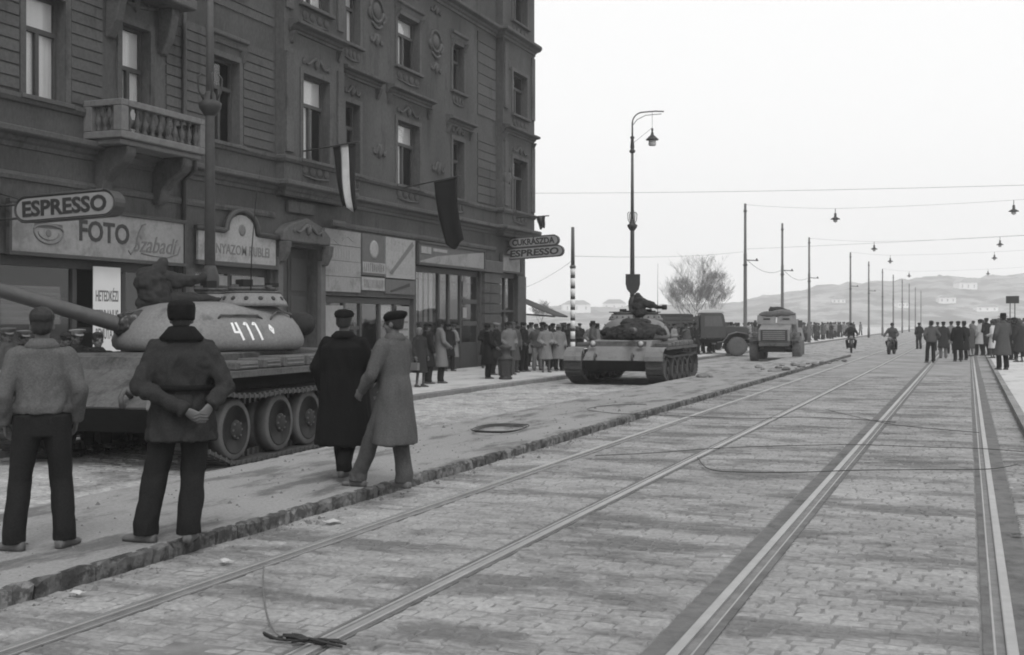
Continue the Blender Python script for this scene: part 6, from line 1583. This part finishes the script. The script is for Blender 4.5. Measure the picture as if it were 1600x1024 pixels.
# wires and rubbish lying on the ground
def gl(pts, z=0.03): return [gnd(u, v, z) for u, v in pts]
GC = 'loose cables lying on the ground'
cable('fallen_cable', 'fallen cable looping in a long oval over the platform edge and the rails', gl([(1010, 632), (960, 633), (925, 637), (920, 641), (960, 646), (1010, 648), (1080, 650)], .13)[:6] + gl([(1110, 652), (1180, 654), (1250, 652), (1330, 655), (1400, 660)]), .0055, 'cable', GC)
cable('fallen_cable', 'fallen cable running straight across all four rails in the middle distance', gl([(930, 712), (1020, 708), (1100, 702), (1180, 698), (1260, 696), (1340, 695), (1430, 698), (1530, 701), (1600, 706)]), .005, 'cable', GC)
cable('fallen_cable', 'fallen cable curving round below the straight cable towards the right rail', gl([(1090, 715), (1108, 733), (1160, 738), (1250, 738), (1340, 735), (1450, 734), (1545, 733), (1590, 726)]), .0055, 'cable', GC)
cable('fallen_cable', 'short fallen cable over the right-hand tracks near the crowd', gl([(1290, 640), (1340, 652), (1400, 664), (1480, 672), (1530, 676)]), .005, 'cable', GC)
cable('fallen_cable', 'thin bent cable in the bottom foreground hanging over the first rail', gl([(412, 886), (411, 905), (412, 930), (416, 955), (422, 975), (432, 990), (446, 998)]), .0055, 'cable', GC, m=M_inkg)
L = MB(); rr = random.Random(5)
c0 = gnd(470, 999, .03)
for k in range(9):
    a = c0 + Vector((rr.uniform(-.12, .1), rr.uniform(-.02, .03), 0)); L.tube([a + Vector((.05 * j - .12, .012 * math.sin(j * 1.7 + k), .012 * math.sin(j + k))) for j in range(7)], .008, 5)
o = L.build('cable_tangle', M_cable); tag(o, 'frayed dark tangle of wire in the bottom foreground beside the second rail', 'wire tangle')
# coil on the platform
cc = gnd(781, 671, PLATZ + .03); L = MB()
for k in range(3): L.tube([cc + Vector(((.31 + .03 * k) * math.cos(a), (.62 + .05 * k) * math.sin(a) + .02 * k, .012 * k + .008 * math.sin(3 * a))) for a in [2 * PI * j / 26 for j in range(27)]], .0075, 6)
o = L.build('wire_coil', M_cable); tag(o, 'round coil of black wire lying on the platform behind the raincoat man', 'wire coil')
# rubble row along the platform
rubs = [(1192, 578), (1204, 581), (1216, 576), (1228, 579), (1240, 572), (1252, 574), (1262, 569), (1274, 571), (1284, 567), (1296, 568), (1308, 564), (1320, 565), (1222, 572), (1246, 577), (1103, 588), (1096, 590), (1110, 590), (1185, 575)]
for i, (u, v) in enumerate(rubs):
    p = gnd(u, v, PLATZ); q = MB(); w = rr.uniform(.09, .21)
    q.ell((0, 0, w * .22), (w, w * .7, w * .42), Matrix.Rotation(rr.uniform(-.3, .3), 3, 'X'), 8)
    q.v = [(x * (1 + .5 * mnoise.noise(Vector((x * 5 + i, y * 5, z * 5)))), y * (1 + .5 * mnoise.noise(Vector((x * 5, y * 5 + i, z * 5)))), max(-.02, z)) for x, y, z in q.v]; q.s = [False] * len(q.s)
    o = q.build('rubble_stone', M_rubble); o.location = (p.x, p.y, PLATZ); o.rotation_euler = (0, 0, rr.uniform(0, 6))
    tag(o, 'loose stone in the line of rubble on the platform beyond the tank' if i < 14 or i == 17 else 'loose dark clod on the road right of the second tank', 'stone', 'rubble on the platform' if i < 14 or i == 17 else 'clods on the road')
lit = [(121, 927, 'paper scrap in the gutter in front of the leftmost man'), (519, 815, 'larger crumpled white paper in the gutter below the dark coated walker'), (352, 877, 'pale scrap under the kerb before the man with clasped hands'), (1590, 836, 'dark flat scrap at the right edge beside the last rail')]
for i, (u, v, lab) in enumerate(lit):
    p = gnd(u, v, .02); q = MB(); vs = []
    sc_ = .05 + .03 * (i % 3 == 1)
    for a in range(4):
        for b in range(4): vs.append(((a - 1.5) * sc_ * .6, (b - 1.5) * sc_ * .45, .014 * mnoise.noise(Vector((a * .9 + i, b * .9, 2))) + .008))
    q.add(vs, [(a * 4 + b, a * 4 + b + 4, a * 4 + b + 5, a * 4 + b + 1) for a in range(3) for b in range(3)]); o = q.build('paper_scrap', M_litter if i < 3 else M_black); o.location = p; o.rotation_euler = (0, 0, i * 1.3)
    tag(o, lab, 'litter', 'litter in the gutter')
# dirt crumbs in the gutter and along the kerbs: uncountable
q = MB(); rr = random.Random(2)
for k in range(2600):
    if k % 3: x = KL + abs(rr.gauss(0, .13)) + .01; y = rr.uniform(3.5, 30); z = -.01
    elif k % 2: x = rr.uniform(PL0, KL - .2); y = rr.uniform(5, 26); z = PLATZ
    else: x = PL0 - .2 - abs(rr.gauss(0, .2)); y = rr.uniform(8, 40); z = ROADZ
    s = rr.uniform(.004, .016) * (2.4 if rr.random() < .1 else 1)
    a = rr.uniform(0, 3); cx, cy = math.cos(a) * s, math.sin(a) * s
    q.add([(x - cx, y - cy, z), (x + cy, y - cx, z), (x + cx, y + cy, z), (x - cy, y + cx, z), (x + cx * .2, y, z + s * 1.1)], [(0, 1, 4), (1, 2, 4), (2, 3, 4), (3, 0, 4)])
o = q.build('gravel', M_rubble); stuff(o)
# ------------------------------------------------------------------ haze
q = MB(); q.box((-1800, -200, -1.5), (1100, 1600, 140)); hz = q.build('haze', []); hz['kind'] = 'stuff'
hm = bpy.data.materials.new('haze_air'); hm.use_nodes = True; N = hm.node_tree.nodes; N.clear()
ho = N.new('ShaderNodeOutputMaterial'); pv = N.new('ShaderNodeVolumePrincipled'); pv.inputs['Color'].default_value = (.99, .99, .99, 1); pv.inputs['Density'].default_value = .00078; pv.inputs['Anisotropy'].default_value = .2
hm.node_tree.links.new(pv.outputs[0], ho.inputs['Volume']); hz.data.materials.append(hm)
